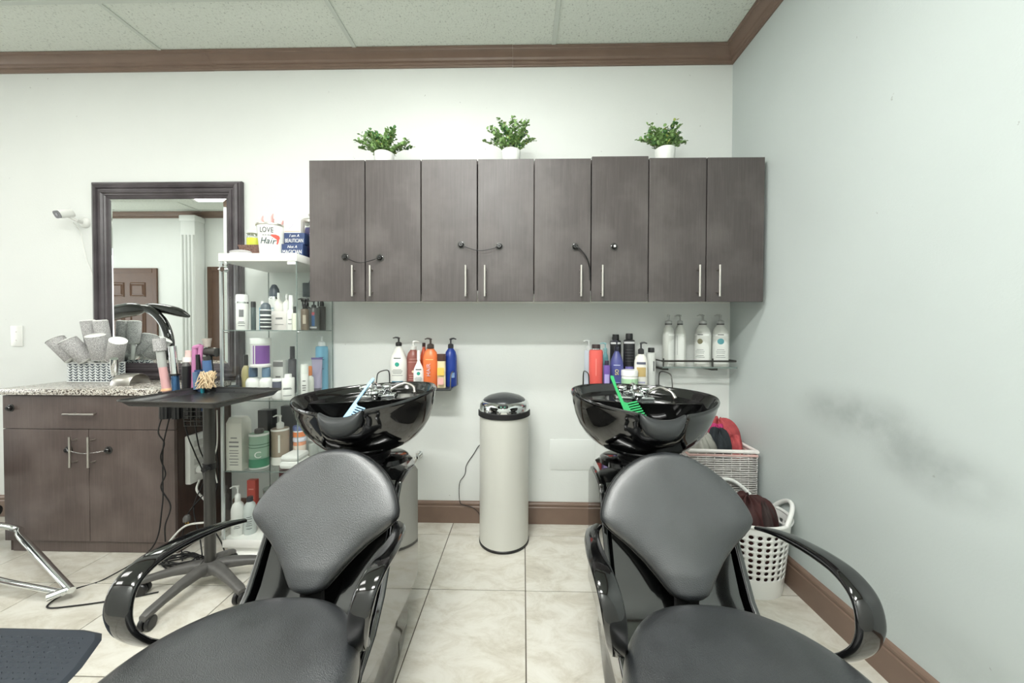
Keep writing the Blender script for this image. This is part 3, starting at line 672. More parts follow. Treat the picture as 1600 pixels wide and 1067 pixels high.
def comb(name, lab, m, base, tip, teeth_dir, L_=.20):
    b_, t_ = Vector(base), Vector(tip); ax = (t_-b_).normalized(); td = Vector(teeth_dir); td = (td-ax*td.dot(ax)).normalized(); nn = ax.cross(td)
    P2 = lambda a, b: b_+ax*a+td*b
    out = [(0, 0), (0, .022), (.075, .018), (.082, .008), (.15, .006), (.195, .010), (.20, 0), (.19, -.004), (.08, -.004), (.0, -.003)]
    m_ = MB(); vs = [tuple(P2(a*L_/.2, b)+nn*.002) for a, b in out]+[tuple(P2(a*L_/.2, b)-nn*.002) for a, b in out]; n_ = len(out)
    m_.add(vs, [tuple(range(n_)), tuple(range(n_, 2*n_))[::-1]]+[(i, (i+1) % n_, n_+(i+1) % n_, n_+i) for i in range(n_)])
    o = thing(name, lab, 'comb', base); obj('spine', m_, m, o, smooth=False)
    tm = MB()
    for k in range(8):
        a = .003+k*.0098; ln = .050-.0016*k
        q0, q1 = P2(a, .018), P2(a, .018+ln); tm.obox((q0+q1)/2, ax*.0026, td*ln/2, nn*.0016)
    obj('teeth', tm, m, o, smooth=False)
comb('comb', 'light blue wide tooth comb standing in the left shampoo bowl', mat('blue_plastic', (150, 190, 222), .4), (-.664, 1.29, .896), (-.600, 1.40, 1.03), (1, 0, .2))
comb('comb', 'green wide tooth comb standing in the right shampoo bowl', mat('green_plastic', (34, 152, 86), .35), (.388, 1.30, .898), (.352, 1.40, 1.03), (1, 0, .1))
# water stop valve and braided hose behind the left basin
t = thing('water_valve', 'chrome water valve with a braided hose on the wall by the left basin', 'valve', (-.69, YB, .42))
obj('valve_body', MB().cyl((-.665, YB-.002, .435), (-.665, YB-.05, .435), .010, 12).lathe((-.665, YB-.002, .435), [(.024, 0), (.022, -.005)], 18, axis='Y').cyl((-.665, YB-.045, .42), (-.665, YB-.045, .46), .009, 12), CHROME, t)
obj('valve_handle', MB().lathe((-.665, YB-.055, .435), [(.007, 0), (.013, -.004), (.013, -.012), (.007, -.014)], 6, axis='Y'), CHROME, t)
cable('hose', [(-.665, YB-.045, .425), (-.69, YB-.06, .38), (-.71, YB-.08, .30), (-.72, YB-.2, .24), (-.70, YB-.62, .20)], .006, STEEL, t)

# ------------------------------------------------------------------ trash can
tx, ty, tr = -.109, 2.092, .143
t = thing('trash_can', 'tall round cream trash can with a chrome sensor lid between the basins', 'trash can', (tx, ty, 0))
obj('body', MB().lathe((tx, ty, 0), [(tr-.004, .008), (tr, .012), (tr, .742), (tr-.004, .744)], 56), CREAM, t, ang=30)
obj('base_ring', MB().lathe((tx, ty, 0), [(tr-.002, 0), (tr+.003, .002), (tr+.003, .013), (tr, .016)], 56), BLACK, t, ang=30)
obj('lid_band', MB().lathe((tx, ty, 0), [(tr, .738), (tr+.008, .742), (tr+.008, .768), (tr+.004, .772)], 56), BLACKM, t, ang=30, label='black lower lid band')
obj('chrome_band', MB().lathe((tx, ty, 0), [(tr+.002, .770), (tr+.003, .776), (tr+.001, .806), (tr-.010, .824), (tr-.024, .828)], 56), CHROME, t, ang=50)
ld = obj('lid', MB().lathe((tx, ty, 0), [(tr-.018, .824), (tr-.026, .836), (tr-.05, .850), (tr-.085, .860), (.03, .866), (.004, .867)], 56), mat('lid_grey', (62, 64, 66), .22, .3), t, ang=60, label='dark domed lid')
obj('sensor', MB().lathe((tx, ty-tr+.004, .812), [(.030, .0), (.030, -.003), (.022, -.005)], 24, axis='Y', sy=.5), GLOSS, t)
for s in (-1, 1): obj('indicator', MB().lathe((tx+s*.010, ty-tr-.002, .812), [(.005, .0), (.004, -.002)], 12, axis='Y'), mat('indicator_green', (90, 150, 130), .3), t)
tag(cable('cord', [(-.24, YB-.03, .50), (-.275, YB-.006, .50), (-.315, YB-.005, .44), (-.36, YB-.005, .37), (-.37, YB-.005, .31), (-.405, YB-.005, .25), (-.40, YB-.02, .14), (-.37, YB-.022, .12), (-.31, YB-.022, .10), (-.27, YB-.03, .06), (-.25, YB-.05, .006)], .0022, BLACKM, None), 'thin black cord running down the wall behind the trash can', 'cord')

# ------------------------------------------------------------------ rolling tray stand
t = thing('tray_trolley', 'black rolling tray stand with a five star caster base', 'trolley', (-1.534, 1.716, 0))
px, py = -1.510, 1.685
tc_ = (-1.50, 1.665); ang = math.radians(-4.5)
def trc(u, v_, z): return (tc_[0]+u*math.cos(ang)-v_*math.sin(ang), tc_[1]+u*math.sin(ang)+v_*math.cos(ang), z)
W_, D_ = .235, .19
R_ = lambda w_, d_, r__, z: [trc(a, b, z) for a, b in rr(w_, d_, r__)]
obj('tray', MB().rings([R_(W_-.03, D_-.03, .015, .898), R_(W_-.022, D_-.022, .02, .898), R_(W_, D_, .03, .924), R_(W_+.004, D_+.004, .03, .926), R_(W_+.004, D_+.004, .03, .921), R_(W_-.004, D_-.004, .03, .919), R_(W_-.026, D_-.026, .02, .902), R_(W_-.032, D_-.032, .015, .902)]), mat('tray_grey', (42, 42, 42), .28), t, ang=30)
obj('rolled_rim', MB().tube(R_(W_+.003, D_+.003, .03, .925), .0035, 8, close=True), GUN, t)
obj('pole', MB().cyl((px, py, .10), (px, py, .896), .0225, 24), GUN, t)
obj('height_clamp', MB().lathe((px, py, .56), [(.026, 0), (.026, .03)], 20).cyl((px+.02, py-.03, .575), (px+.02, py-.055, .575), .012, 10), BLACK, t)
hub = MB().lathe((px, py, .085), [(.048, -.02), (.05, 0), (.045, .018), (.030, .03), (.025, .032)], 24)
obj('hub', hub, GREYP, t)
for k in range(5):
    a = math.radians([18, 98, 196, 264, 334][k]); LR = [.315, .165, .285, .285, .285][k]; dx, dy = math.cos(a), math.sin(a); sx_, sy_ = -dy, dx; rows = []
    for q, zt, w_, h_ in ((.03/.285, .118, .030, .050), (.25, .118, .026, .046), (.5, .108, .022, .038), (.74, .092, .019, .031), (.92, .080, .020, .030), (1, .070, .016, .026)):
        c = Vector((px+dx*q*LR, py+dy*q*LR, zt-h_/2)); rows.append([(c.x+sx_*u*w_, c.y+sy_*u*w_, c.z+v_*h_/2) for u, v_ in squircle(1, 1, 14, 3)])
    lg = obj('leg', MB().rings(rows), GREYP, t, ang=60)
    wx, wy = px+dx*(LR-.017), py+dy*(LR-.017); ca = a+[1.2, .4, 1.5, 1.9, .5][k]; wm = MB(); ex, ey = math.cos(ca), math.sin(ca)
    for s in (-1, 1):
        c = Vector((wx, wy, .0275))+Vector((ex, ey, 0))*.012*s; m4_ = Matrix.Translation(c) @ Matrix.Rotation(ca, 4, 'Z')
        w1 = MB().lathe((0, 0, 0), [(.012, -.0095), (.024, -.009), (.0275, -.005), (.0275, .005), (.024, .009), (.012, .0095)], 22, axis='X').xf(m4_); wm.add(w1.v, w1.f)
    obj('caster', wm.cyl((wx, wy, .03), (wx, wy, .06), .012, 10), BLACK, lg)
# hot tool holder at the tray's back left edge
ho = obj('tool_rack', MB().tube([(-1.92, 1.845, .90), (-1.62, 1.885, .90), (-1.55, 1.86, .90)], .005, 8).tube([(-1.92, 1.845, .84), (-1.62, 1.885, .84)], .004, 8), BLACK, t, label='black rack hooked on the tray')
# ------------------------------------------------------------------ bottles
def colm(c, rough=.32, **k): return mat('plastic_%02x%02x%02x%s' % (c[0], c[1], c[2], '_t' if k else ''), c, rough, **k)
INK = mat('ink_dark', (58, 60, 62), .5)
PROF = {
 'cone': lambda r, h: [(r*.93, 0), (r, .006), (r, h*.60), (r*.95, h*.68), (r*.80, h*.78), (r*.52, h*.90), (r*.34, h*.97), (r*.32, h)],
 'round': lambda r, h: [(r*.92, 0), (r, .006), (r, h*.72), (r*.96, h*.80), (r*.80, h*.90), (r*.50, h*.97), (r*.40, h)],
 'square': lambda r, h: [(r*.94, 0), (r, .005), (r, h*.93), (r*.94, h*.98), (r*.5, h)],
 'can': lambda r, h: [(r*.94, 0), (r, .004), (r, h*.99), (r*.97, h)],
 'long': lambda r, h: [(r*.92, 0), (r, .006), (r, h*.56), (r*.90, h*.68), (r*.62, h*.80), (r*.36, h*.90), (r*.26, h*.97), (r*.26, h)],
}
def bottle(label, x, y, z, r, hb, ht, col, top='pump', tcol=(40, 38, 38), shape='round', ry=.72, name='bottle', cat='bottle', lab=None, labz=(.15, .75), prints=(), dot=None, group=None, face=None, nozzle=-1, collar=None, clear=False, text_=None, toph=None):
    m = CLEARP if clear else colm(col)
    if face is None: face = .75*math.atan2(-x, y)
    t = thing(name, label, cat, (x, y, z), group)
    rot = Matrix.Translation((x, y, z)) @ Matrix.Rotation(face, 4, 'Z')
    pr = PROF[shape](r, hb)
    obj('body', MB().lathe((0, 0, 0), pr, 28, sy=ry).xf(rot), m, t, ang=50)
    tm = colm(tcol); nr = r*.38 if (shape == 'can' and top in ('pump', 'cap', 'flip')) else pr[-1][0]
    def patch(z0, z1, a0, a1, off, n=10):
        vs = []; fs = []
        for i in range(n+1):
            a = -PI/2+a0+(a1-a0)*i/n
            for zz in (z0, z1):
                rr_ = lerp1([p[1] for p in pr], [p[0] for p in pr], zz)+off; vs.append((rr_*math.cos(a), (rr_*ry)*math.sin(a)-(off*(1-ry)), zz))
        for i in range(n): fs.append((2*i, 2*i+2, 2*i+3, 2*i+1))
        return MB().add(vs, fs)
    if lab:
        obj('paper_label', patch(hb*labz[0], hb*labz[1], -1.15, 1.15, .0008).xf(rot), colm(lab, .5), t, label='printed label')
    if prints:
        mm = {}
        for (fz, wd, th, c) in prints:
            q = patch(hb*fz-th/2, hb*fz+th/2, -wd, wd, .0016); mm.setdefault(c, MB()).add(q.v, q.f)
        for c, q in mm.items(): obj('print', q.xf(rot), colm(c, .5), t)
    if dot:
        fz, rd, c = dot; q = MB(); vs = [(0, -(r+.0012)*ry-.0008, hb*fz)]
        for i in range(20):
            a = 2*PI*i/20; xx = rd*math.cos(a); vs.append((xx, -math.sqrt(max(0, 1-(xx/r)**2))*(r*ry)-.0016, hb*fz+rd*math.sin(a)))
        q.add(vs, [(0, 1+i, 1+(i+1) % 20) for i in range(20)]); obj('emblem', q.xf(rot), colm(c, .5), t)
    if text_:
        for (s_, size, fz, c, vert) in text_:
            text(s_, size, colm(c, .5), (x, y, z+hb*fz), t, rz=face, bend=r*1.01, vert=vert, wid=None)
    h = ht-hb
    if top == 'pump':
        cw = max(nr, .010)
        p = obj('pump', MB().lathe((0, 0, hb), [(cw*1.05, -.002), (cw*1.15, .002), (cw*1.1, h*.34), (cw*.6, h*.42), (cw*.32, h*.45), (cw*.32, h*.78)], 16).box(-.007, .007, -.008, .008, h*.76+hb, h*.92+hb, bev=.003)
            .tube([(0, 0, hb+h*.88), (nozzle*.018, -.002, hb+h*.92), (nozzle*.034, -.004, hb+h*.84)], [.0055, .0045, .003], 8).xf(rot), tm, t)
        if collar: obj('pump_collar', MB().lathe((0, 0, hb), [(cw*1.16, .001), (cw*1.16, h*.10), (cw*1.1, h*.12)], 16).xf(rot), colm(collar), p)
    elif top in ('cap', 'flip', 'dome', 'wide'):
        k = {'cap': 1.25, 'flip': 1.5, 'dome': r*.96/nr, 'wide': r*1.02/nr}[top]
        e = [(nr*k, 0), (nr*k, h*.75), (nr*k*.92, h)] if top != 'dome' else [(nr*k, 0), (nr*k, h*.25), (nr*k*.85, h*.7), (nr*k*.4, h*.97), (nr*.1, h)]
        obj('cap', MB().lathe((0, 0, hb-.001), e, 22, sy=1 if top in ('cap', 'flip') else ry).xf(rot), tm, t)
        if collar: obj('cap_ring', MB().lathe((0, 0, hb-.001), [(nr*k*1.02, 0), (nr*k*1.02, h*.16), (nr*k, h*.17)], 22, sy=1 if top in ('cap', 'flip') else ry).xf(rot), colm(collar) if collar != 'chrome' else CHROME, t)
    elif top == 'spray':
        obj('spray_head', MB().lathe((0, 0, hb), [(nr*1.1, 0), (nr*1.1, h*.4), (nr*.7, h*.5)], 14).box(-.030, .012, -.008, .008, hb+h*.5, hb+h*.9, bev=.004).box(-.024, -.016, -.004, .004, hb+h*.0, hb+h*.6, bev=.001).xf(rot), tm, t)
    return t
def jar(label, x, y, z, r, hb, ht, col, lid, lab=None, name='jar', clear=False, inner=None, group=None):
    t = thing(name, label, 'jar', (x, y, z), group)
    obj('body', MB().lathe((x, y, z), [(r*.92, 0), (r, .005), (r, hb*.92), (r*.94, hb)], 28), CLEARP if clear else colm(col), t, ang=40)
    if inner: obj('contents', MB().lathe((x, y, z), [(r*.90, .004), (r*.94, .006), (r*.94, hb*.8), (r*.3, hb*.82)], 24), colm(inner), t)
    if lab: obj('paper_label', MB().lathe((x, y, z), [(r+.0008, hb*.15), (r+.0008, hb*.8)], 28, cap=False), colm(lab, .5), t, label='printed label')
    obj('lid', MB().lathe((x, y, z+hb), [(r*.98, -.002), (r*1.04, 0), (r*1.04, (ht-hb)*.8), (r*.98, ht-hb)], 28), colm(lid), t, ang=40)
    return t
def bars(zs, wd, th, c=(90, 92, 94)): return tuple((z_, wd*(.7+.3*((i*37) % 10)/10), th, c) for i, z_ in enumerate(zs))
# ------------------------------------------------------------------ black wall shelves with wire ends
def wall_shelf(lab, x0, x1, z, yf):
    t = thing('wall_shelf', lab, 'shelf', ((x0+x1)/2, YB, z))
    obj('board', MB().box(x0, x1, yf, YB-.002, z-.010, z, bev=.002), SATIN, t)
    for x in (x0+.006, x1-.006):
        obj('wire_end', MB().tube(catmull([(x, yf+.015, z-.004), (x, yf+.02, z+.05), (x, yf+.05, z+.088), (x, YB-.05, z+.088), (x, YB-.012, z+.06), (x, YB-.01, z-.004)], 5), .0035, 8), GREYP if x == x1-.006 else BLACK, t)
    return t
SZ = .893
wall_shelf('short black wall shelf of hair bottles behind the left basin', -.86, -.415, SZ, 2.05)
wall_shelf('short black wall shelf of hair bottles behind the right basin', .375, .862, SZ, 2.05)
G = 'hair bottles on the left wall shelf'
tb = (40, 150, 130)
bottle('tall white pump bottle with a green emblem, leftmost on the left wall shelf', -.752, 2.15, SZ, .050, .246, .300, (232, 232, 226), 'pump', (48, 46, 46), 'cone', prints=((.70, .45, .006, (90, 90, 90)),)+bars([.42, .39, .36, .33, .28], .7, .0022)+((.13, .7, .006, (60, 120, 150)),), dot=(.55, .013, tb), group=G, face=.05)
bottle('rose brown pump bottle with a white pump on the left wall shelf', -.672, 2.18, SZ, .040, .222, .276, (152, 92, 84), 'pump', (236, 236, 232), 'round', prints=bars([.74, .66, .3, .24, .18], .8, .003, (214, 170, 160)), dot=(.4, .008, (236, 214, 190)), group=G, nozzle=1)
bottle('slim white nozzle bottle with a green emblem in front on the left wall shelf', -.616, 2.10, SZ, .030, .165, .222, (234, 234, 230), 'cap', (240, 240, 238), 'long', prints=((.66, .6, .006, (70, 72, 74)),)+bars([.38, .34, .30, .26], .8, .002)+((.12, .6, .004, tb),), dot=(.52, .010, tb), group=G)
bottle('dark orange bottle with a black cap at the back of the left wall shelf', -.622, 2.232, SZ, .026, .232, .262, (206, 84, 44), 'cap', (50, 26, 24), 'cone', group=G, collar=(200, 120, 110))
bottle('big orange bottle with a dark pump on the left wall shelf', -.552, 2.125, SZ, .046, .232, .296, (226, 118, 66), 'pump', (70, 60, 56), 'round', prints=((.72, .5, .004, (250, 190, 120)),)+bars([.10], .6, .003, (250, 190, 120)), text_=[('HAIR', .034, .46, (196, 178, 190), True)], group=G, face=0.0)
def tube(label, x, y, z, r, h, col, cap, caph, lab=None, up=False, group=None):
    t = thing('tube', label, 'tube', (x, y, z), group); n = 24; rows = []
    for i in range(9):
        u = i/8; a = (1-u)
        if up: rows.append([(x+r*(.82+.18*u)*math.cos(q), y+r*.7*(max(.06, 1-u))*math.sin(q), z+caph+(h-caph)*u) for q in [2*PI*k/n for k in range(n)]])
        else: rows.append([(x+r*(.95)*math.cos(q), y+r*.7*(.25+.75*u)*math.sin(q), z+(h-caph)*u) for q in [2*PI*k/n for k in range(n)]])
    obj('body', MB().rings(rows), colm(col), t)
    if up: obj('cap', MB().lathe((x, y, z), [(r*.7, 0), (r*.78, .004), (r*.8, caph)], n, sy=.8), colm(cap), t); obj('crimp', MB().box(x-r, x+r, y-.003, y+.003, z+h-.012, z+h), colm(lab or col), t)
    else:
        obj('cap', MB().lathe((x, y, z+h-caph), [(r*.98, 0), (r, .003), (r*.98, caph)], n, sy=.72), colm(cap), t)
    return t
tt = tube('cream and yellow tube with a brown cap on the left wall shelf', -.482, 2.105, SZ, .026, .200, (230, 216, 176), (74, 52, 46), .042, group=G)
obj('paper_label', MB().box(-.502, -.462, 2.083, 2.0845, SZ+.075, SZ+.12), colm((228, 190, 96)), tt, smooth=False); obj('print', MB().box(-.500, -.465, 2.0815, 2.083, SZ+.02, SZ+.06), colm((224, 176, 168)), tt, smooth=False)
bottle('deep blue bottle with a dark pump, rightmost on the left wall shelf', -.440, 2.17, SZ, .038, .232, .295, (34, 62, 148), 'pump', (50, 50, 56), 'round', prints=((.3, .25, .03, (140, 170, 214)),), group=G, face=.6, nozzle=1, ry=.9)
G = 'hair bottles on the right wall shelf'
bottle('pale lavender bottle with a clear pump behind the coral bottle', .408, 2.225, SZ, .028, .220, .285, (206, 214, 226), 'pump', (220, 224, 224), 'square', group=G)
bottle('coral red bottle with a dark cap, front left of the right wall shelf', .430, 2.12, SZ, .040, .230, .260, (222, 96, 88), 'cap', (60, 44, 44), 'square', prints=((.55, .06, .10, (240, 140, 130)),), group=G, collar='chrome')
bottle('small violet bottle with a dark cap beside the coral bottle', .490, 2.10, SZ, .019, .140, .166, (112, 84, 160), 'cap', (44, 36, 60), 'square', prints=((.4, .7, .06, (170, 160, 210)),), group=G)
bottle('teal bottle with a clear pump at the back of the right wall shelf', .508, 2.22, SZ, .018, .209, .268, (120, 176, 184), 'pump', (150, 196, 200), 'round', group=G)
bottle('indigo pump bottle with gold lettering on the right wall shelf', .556, 2.135, SZ, .039, .222, .285, (78, 82, 142), 'pump', (40, 40, 56), 'cone', prints=((.62, .5, .004, (190, 196, 220)),)+bars([.16, .13, .10], .7, .002, (190, 196, 220)), text_=[('SO', .028, .44, (226, 214, 140), True)], group=G)
bottle('black bottle with a white shoulder band behind the indigo bottle', .575, 2.238, SZ, .033, .283, .318, (34, 34, 38), 'cap', (30, 30, 32), 'square', prints=((.93, 1.1, .012, (220, 220, 222)),), group=G)
bottle('black and violet bottle with a tall black cap on the right wall shelf', .648, 2.20, SZ, .034, .288, .324, (34, 34, 38), 'cap', (26, 26, 28), 'square', prints=((.93, 1.1, .012, (214, 214, 216)), (.27, .7, .09, (132, 126, 200)))+bars([.78, .72, .66, .60, .54], .9, .003, (84, 84, 88)), group=G)
jar('round white jar with a green label in front on the right wall shelf', .622, 2.10, SZ, .046, .078, .112, (232, 232, 226), (240, 240, 238), (168, 206, 168), group=G)
bottle('white pump bottle with a gold label on the right wall shelf', .697, 2.13, SZ, .038, .205, .276, (236, 234, 226), 'pump', (60, 60, 62), 'round', prints=((.73, .7, .014, (96, 98, 116)), (.48, .7, .055, (190, 166, 112)), (.18, .6, .010, (176, 176, 200))), group=G, nozzle=1)
bottle('white bottle with a small black cap, rightmost on the right wall shelf', .778, 2.19, SZ, .030, .211, .238, (234, 236, 232), 'cap', (44, 44, 46), 'square', prints=((.6, .12, .06, (90, 90, 92)),), group=G, face=.4)
# glass shelf with rail
GZ = 1.020
t = thing('glass_shelf', 'small glass wall shelf with a dark rail in the corner', 'shelf', (1.04, YB, GZ))
obj('glass_panel', MB().box(.825, 1.262, 2.135, YB-.002, GZ-.008, GZ, bev=.001), GLASS, t)
obj('glass_rim', MB().box(.825, 1.262, 2.132, 2.1345, GZ-.008, GZ), GEDGE, t, smooth=False)
obj('rail', MB().tube([(.826, YB-.01, GZ+.034), (.826, 2.145, GZ+.034), (.83, 2.135, GZ+.034), (1.256, 2.135, GZ+.034), (1.260, 2.145, GZ+.034), (1.260, YB-.01, GZ+.034)], .0055, 4), GUN, t, ang=20)
for x in (.832, 1.12): obj('post', MB().box(x-.003, x+.003, 2.133, 2.139, GZ-.01, GZ+.05), GUN, t, smooth=False)
for x in (.85, 1.14): obj('bracket', MB().box(x-.018, x+.018, 2.15, YB-.002, GZ-.022, GZ-.009, bev=.002), GUN, t)
G = 'frosted pump bottles on the glass shelf'
for x, y, r, lb, dot_, fc, fl_ in ((.885, 2.20, .045, 'frosted pump bottle leftmost on the glass shelf, label turned away', None, .9, (200, 204, 200)), (.965, 2.225, .036, 'frosted pump bottle second from the left on the glass shelf, half hidden', None, -.9, (200, 204, 200)),
        (1.092, 2.20, .048, 'frosted pump bottle with an olive emblem on the glass shelf', (.60, .016, (128, 124, 96)), -.89, (196, 200, 196)), (1.197, 2.20, .046, 'frosted pump bottle with a teal emblem, rightmost on the glass shelf', (.60, .018, (92, 160, 168)), -.40, (196, 200, 196))):
    bottle(lb, x, y, GZ, r, .250, .315, (212, 214, 208), 'pump', (176, 178, 176), 'round', lab=(238, 240, 236), labz=(.06, .78), prints=(((.76, .35, .005, (84, 84, 84)),)+bars([.40, .36, .32, .26, .22], .6, .002)) if dot_ else ((.5, .02, .12, (150, 152, 152)),), dot=dot_, group=G, face=fc, collar=(28, 26, 26), nozzle=-1)

# ------------------------------------------------------------------ glass display cabinet
t = thing('display_cabinet', 'tall glass display cabinet of hair products beside the wall cabinets', 'cabinet', (-1.42, 2.08, 0))
ax0, ax1, ay0, ay1 = -1.630, -1.215, 1.90, 2.262
obj('top_board', MB().box(ax0-.008, ax1+.004, ay0-.006, ay1+.004, 1.600, 1.642, bev=.0015), WHITEM, t)
obj('base_board', MB().box(ax0-.008, ax1+.004, ay0-.006, ay1+.004, .0, .012, bev=.001).box(ax0-.004, ax1+.002, ay0-.002, ay1+.002, .045, .090, bev=.0015).box(ax0+.01, ax1-.01, ay0+.02, ay1-.01, .012, .045), WHITEM, t)
for nm, bx in (('side_pane', (ax0, ax0+.004, ay0+.006, ay1)), ('side_pane', (ax1-.004, ax1, ay0+.006, ay1)), ('back_pane', (ax0+.004, ax1-.004, ay1-.004, ay1)), ('door_pane', (ax0+.002, ax1-.002, ay0, ay0+.004))):
    p = obj(nm, MB().box(bx[0], bx[1], bx[2], bx[3], .090, 1.600), GLASS, t, smooth=False)
for (x, y) in ((ax0, ay0), (ax1-.003, ay0), (ax0, ay1-.003), (ax1-.003, ay1-.003)):
    obj('pane_edge', MB().box(x-.0005, x+.0035, y-.0005, y+.0035, .091, 1.599), GEDGE, t, smooth=False, label='greenish glass edge')
obj('post', MB().box(ax0-.004, ax0+.009, ay0-.006, ay0+.004, .09, 1.598), mat('satin_aluminium', (206, 212, 212), .25, .6), t, label='bright aluminium corner post')
for z in (.457, .844, 1.226):
    s = obj('shelf', MB().box(ax0+.006, ax1-.006, ay0+.008, ay1-.006, z-.001, z+.004), GLASS, t, smooth=False, label='glass shelf')
    obj('shelf_edge', MB().box(ax0+.006, ax1-.006, ay0+.0065, ay0+.0078, z-.001, z+.004).box(ax1-.0058, ax1-.0045, ay0+.008, ay1-.006, z-.001, z+.004), GEDGE, s, smooth=False)
    obj('shelf_pin', MB().cyl((ax0-.004, ay0+.03, z-.006), (ax0+.016, ay0+.03, z-.006), .005, 10).cyl((ax1-.016, ay0+.03, z-.006), (ax1+.004, ay0+.03, z-.006), .005, 10), CHROME, t)
obj('door_lock', MB().cyl((ax0+.022, ay0-.016, 1.555), (ax0+.022, ay0+.010, 1.555), .013, 16).box(ax0+.002, ax0+.036, ay0-.003, ay0+.008, 1.575, 1.599, bev=.002).cyl((ax0+.0, ay0-.012, 1.555), (ax0+.05, ay0-.012, 1.555), .004, 8), CHROME, t)
obj('door_hinge', MB().box(ax1-.050, ax1-.004, ay0-.003, ay0+.010, 1.582, 1.599, bev=.002), WHITE, t)
# goods: top shelf
z = 1.2305; G = 'products on the top shelf of the glass cabinet'; Wt = (232, 232, 228); Wc = (238, 238, 236)
bottle('white cylinder bottle with a white cap at the left of the top glass shelf', -1.553, 1.95, z, .029, .148, .196, Wt, 'wide', Wc, 'can', ry=1, prints=((.62, .35, .04, (120, 120, 122)),)+bars([.3, .25, .16], .6, .003), group=G, collar='chrome')
bottle('thin dark bottle with a black cap on the top glass shelf', -1.510, 1.975, z, .012, .128, .160, (70, 84, 84), 'wide', (36, 36, 38), 'can', ry=1, group=G)
bottle('sky blue slim bottle on the top glass shelf', -1.492, 2.02, z, .015, .128, .166, (96, 166, 196), 'cap', Wc, 'can', ry=1, group=G)
bottle('tall white bottle with a slate cap and chrome ring on the top glass shelf', -1.492, 2.12, z, .030, .185, .275, Wt, 'dome', (74, 84, 96), 'can', ry=1, lab=(224, 230, 232), prints=bars([.7, .6, .2], .8, .004, (110, 150, 160)), group=G, collar='chrome')
bottle('dark striped mousse can with a domed slate cap on the top glass shelf', -1.414, 1.94, z, .026, .112, .152, (232, 232, 230), 'dome', (88, 98, 106), 'can', ry=1, prints=((.86, 1.3, .02, (66, 74, 78)), (.62, 1.3, .013, (52, 58, 62)), (.44, 1.3, .010, (60, 66, 70)), (.27, 1.3, .016, (48, 52, 54)), (.08, 1.3, .012, (48, 52, 54))), group=G)
bottle('white cone bottle standing on the taller white box', -1.424, 2.06, z+.110, .025, .075, .108, (236, 234, 228), 'cap', (236, 236, 234), 'long', ry=1, group=G)
bottle('white cone bottle leaning right of another on the white box', -1.376, 2.06, z+.110, .022, .070, .100, (238, 236, 232), 'cap', (238, 238, 236), 'long', ry=1, group=G)
def carton(label, x0, x1, y0, y1, z, h, col, pr=(), name='carton', group=None, cat='box', ink=(130, 128, 128), slope=0):
    t = thing(name, label, cat, ((x0+x1)/2, (y0+y1)/2, z), group)
    if slope: obj('body', MB().rings([[(x0, y0, z), (x1, y0, z), (x1, y1, z), (x0, y1, z)], [(x0, y0, z+h-slope), (x1, y0, z+h-slope), (x1, y1, z+h-slope), (x0, y1, z+h-slope)], [(x0+slope*.25, y0+slope*.4, z+h), (x1-slope*.25, y0+slope*.4, z+h), (x1-slope*.25, y1-slope*.4, z+h), (x0+slope*.25, y1-slope*.4, z+h)]]), colm(col), t, smooth=False)
    else: obj('body', MB().box(x0, x1, y0, y1, z, z+h, bev=.0015), colm(col), t)
    if pr:
        m_ = MB()
        for (fz, wf, th) in pr: cxx = (x0+x1)/2; w2 = (x1-x0)*wf/2; m_.box(cxx-w2, cxx+w2, y0-.0012, y0-.0002, z+h*fz-th/2, z+h*fz+th/2)
        obj('print', m_, colm(ink, .5), t, smooth=False)
    return t
carton('white box with faint lettering carrying two cone bottles', -1.452, -1.352, 2.03, 2.09, z, .109, (228, 222, 218), ((.62, .4, .010), (.3, .5, .003)), group=G)
bottle('white bottle with a pale label right of the white box', -1.325, 2.02, z, .024, .12, .20, (236, 234, 230), 'cap', (238, 238, 236), 'round', ry=1, prints=bars([.5, .3], .6, .003), group=G)
bottle('small cream bottle with a dark cap on the top glass shelf', -1.268, 1.965, z, .015, .095, .132, (222, 222, 206), 'cap', (50, 52, 50), 'square', ry=.9, group=G)
bottle('bronze spray bottle with a black pump on the top glass shelf', -1.258, 2.04, z, .021, .123, .186, (112, 98, 84), 'pump', (34, 32, 32), 'square', ry=1, prints=((.5, .35, .05, (196, 186, 168)),), group=G)
bottle('charcoal bottle with a blue and red badge on the top glass shelf', -1.262, 2.135, z, .031, .135, .18, (92, 94, 92), 'pump', (32, 32, 34), 'can', ry=.9, prints=((.45, .25, .07, (66, 110, 160)), (.72, .22, .02, (196, 90, 96)), (.12, .6, .010, (200, 202, 202))), group=G)
bottle('black spray bottle at the back of the top glass shelf', -1.315, 2.15, z, .021, .144, .20, (58, 56, 56), 'spray', (28, 28, 30), 'square', ry=1, group=G)
bottle('black pump bottle in the back right corner of the top glass shelf', -1.262, 2.222, z, .022, .150, .21, (64, 62, 60), 'spray', (28, 28, 30), 'square', ry=1, group=G)
tag(obj('hand_mirror', MB().box(-1.395, -1.345, 2.236, 2.248, z+.21, z+.30, bev=.004).cyl((-1.37, 2.242, z+.27), (-1.325, 2.242, z+.36), .003, 8).cyl((-1.37, 2.242, z+.215), (-1.38, 2.242, z), .006, 8), mat('slate_plastic', (96, 104, 108), .3), None), 'slate plastic clip tool standing at the back of the top glass shelf', 'tool')
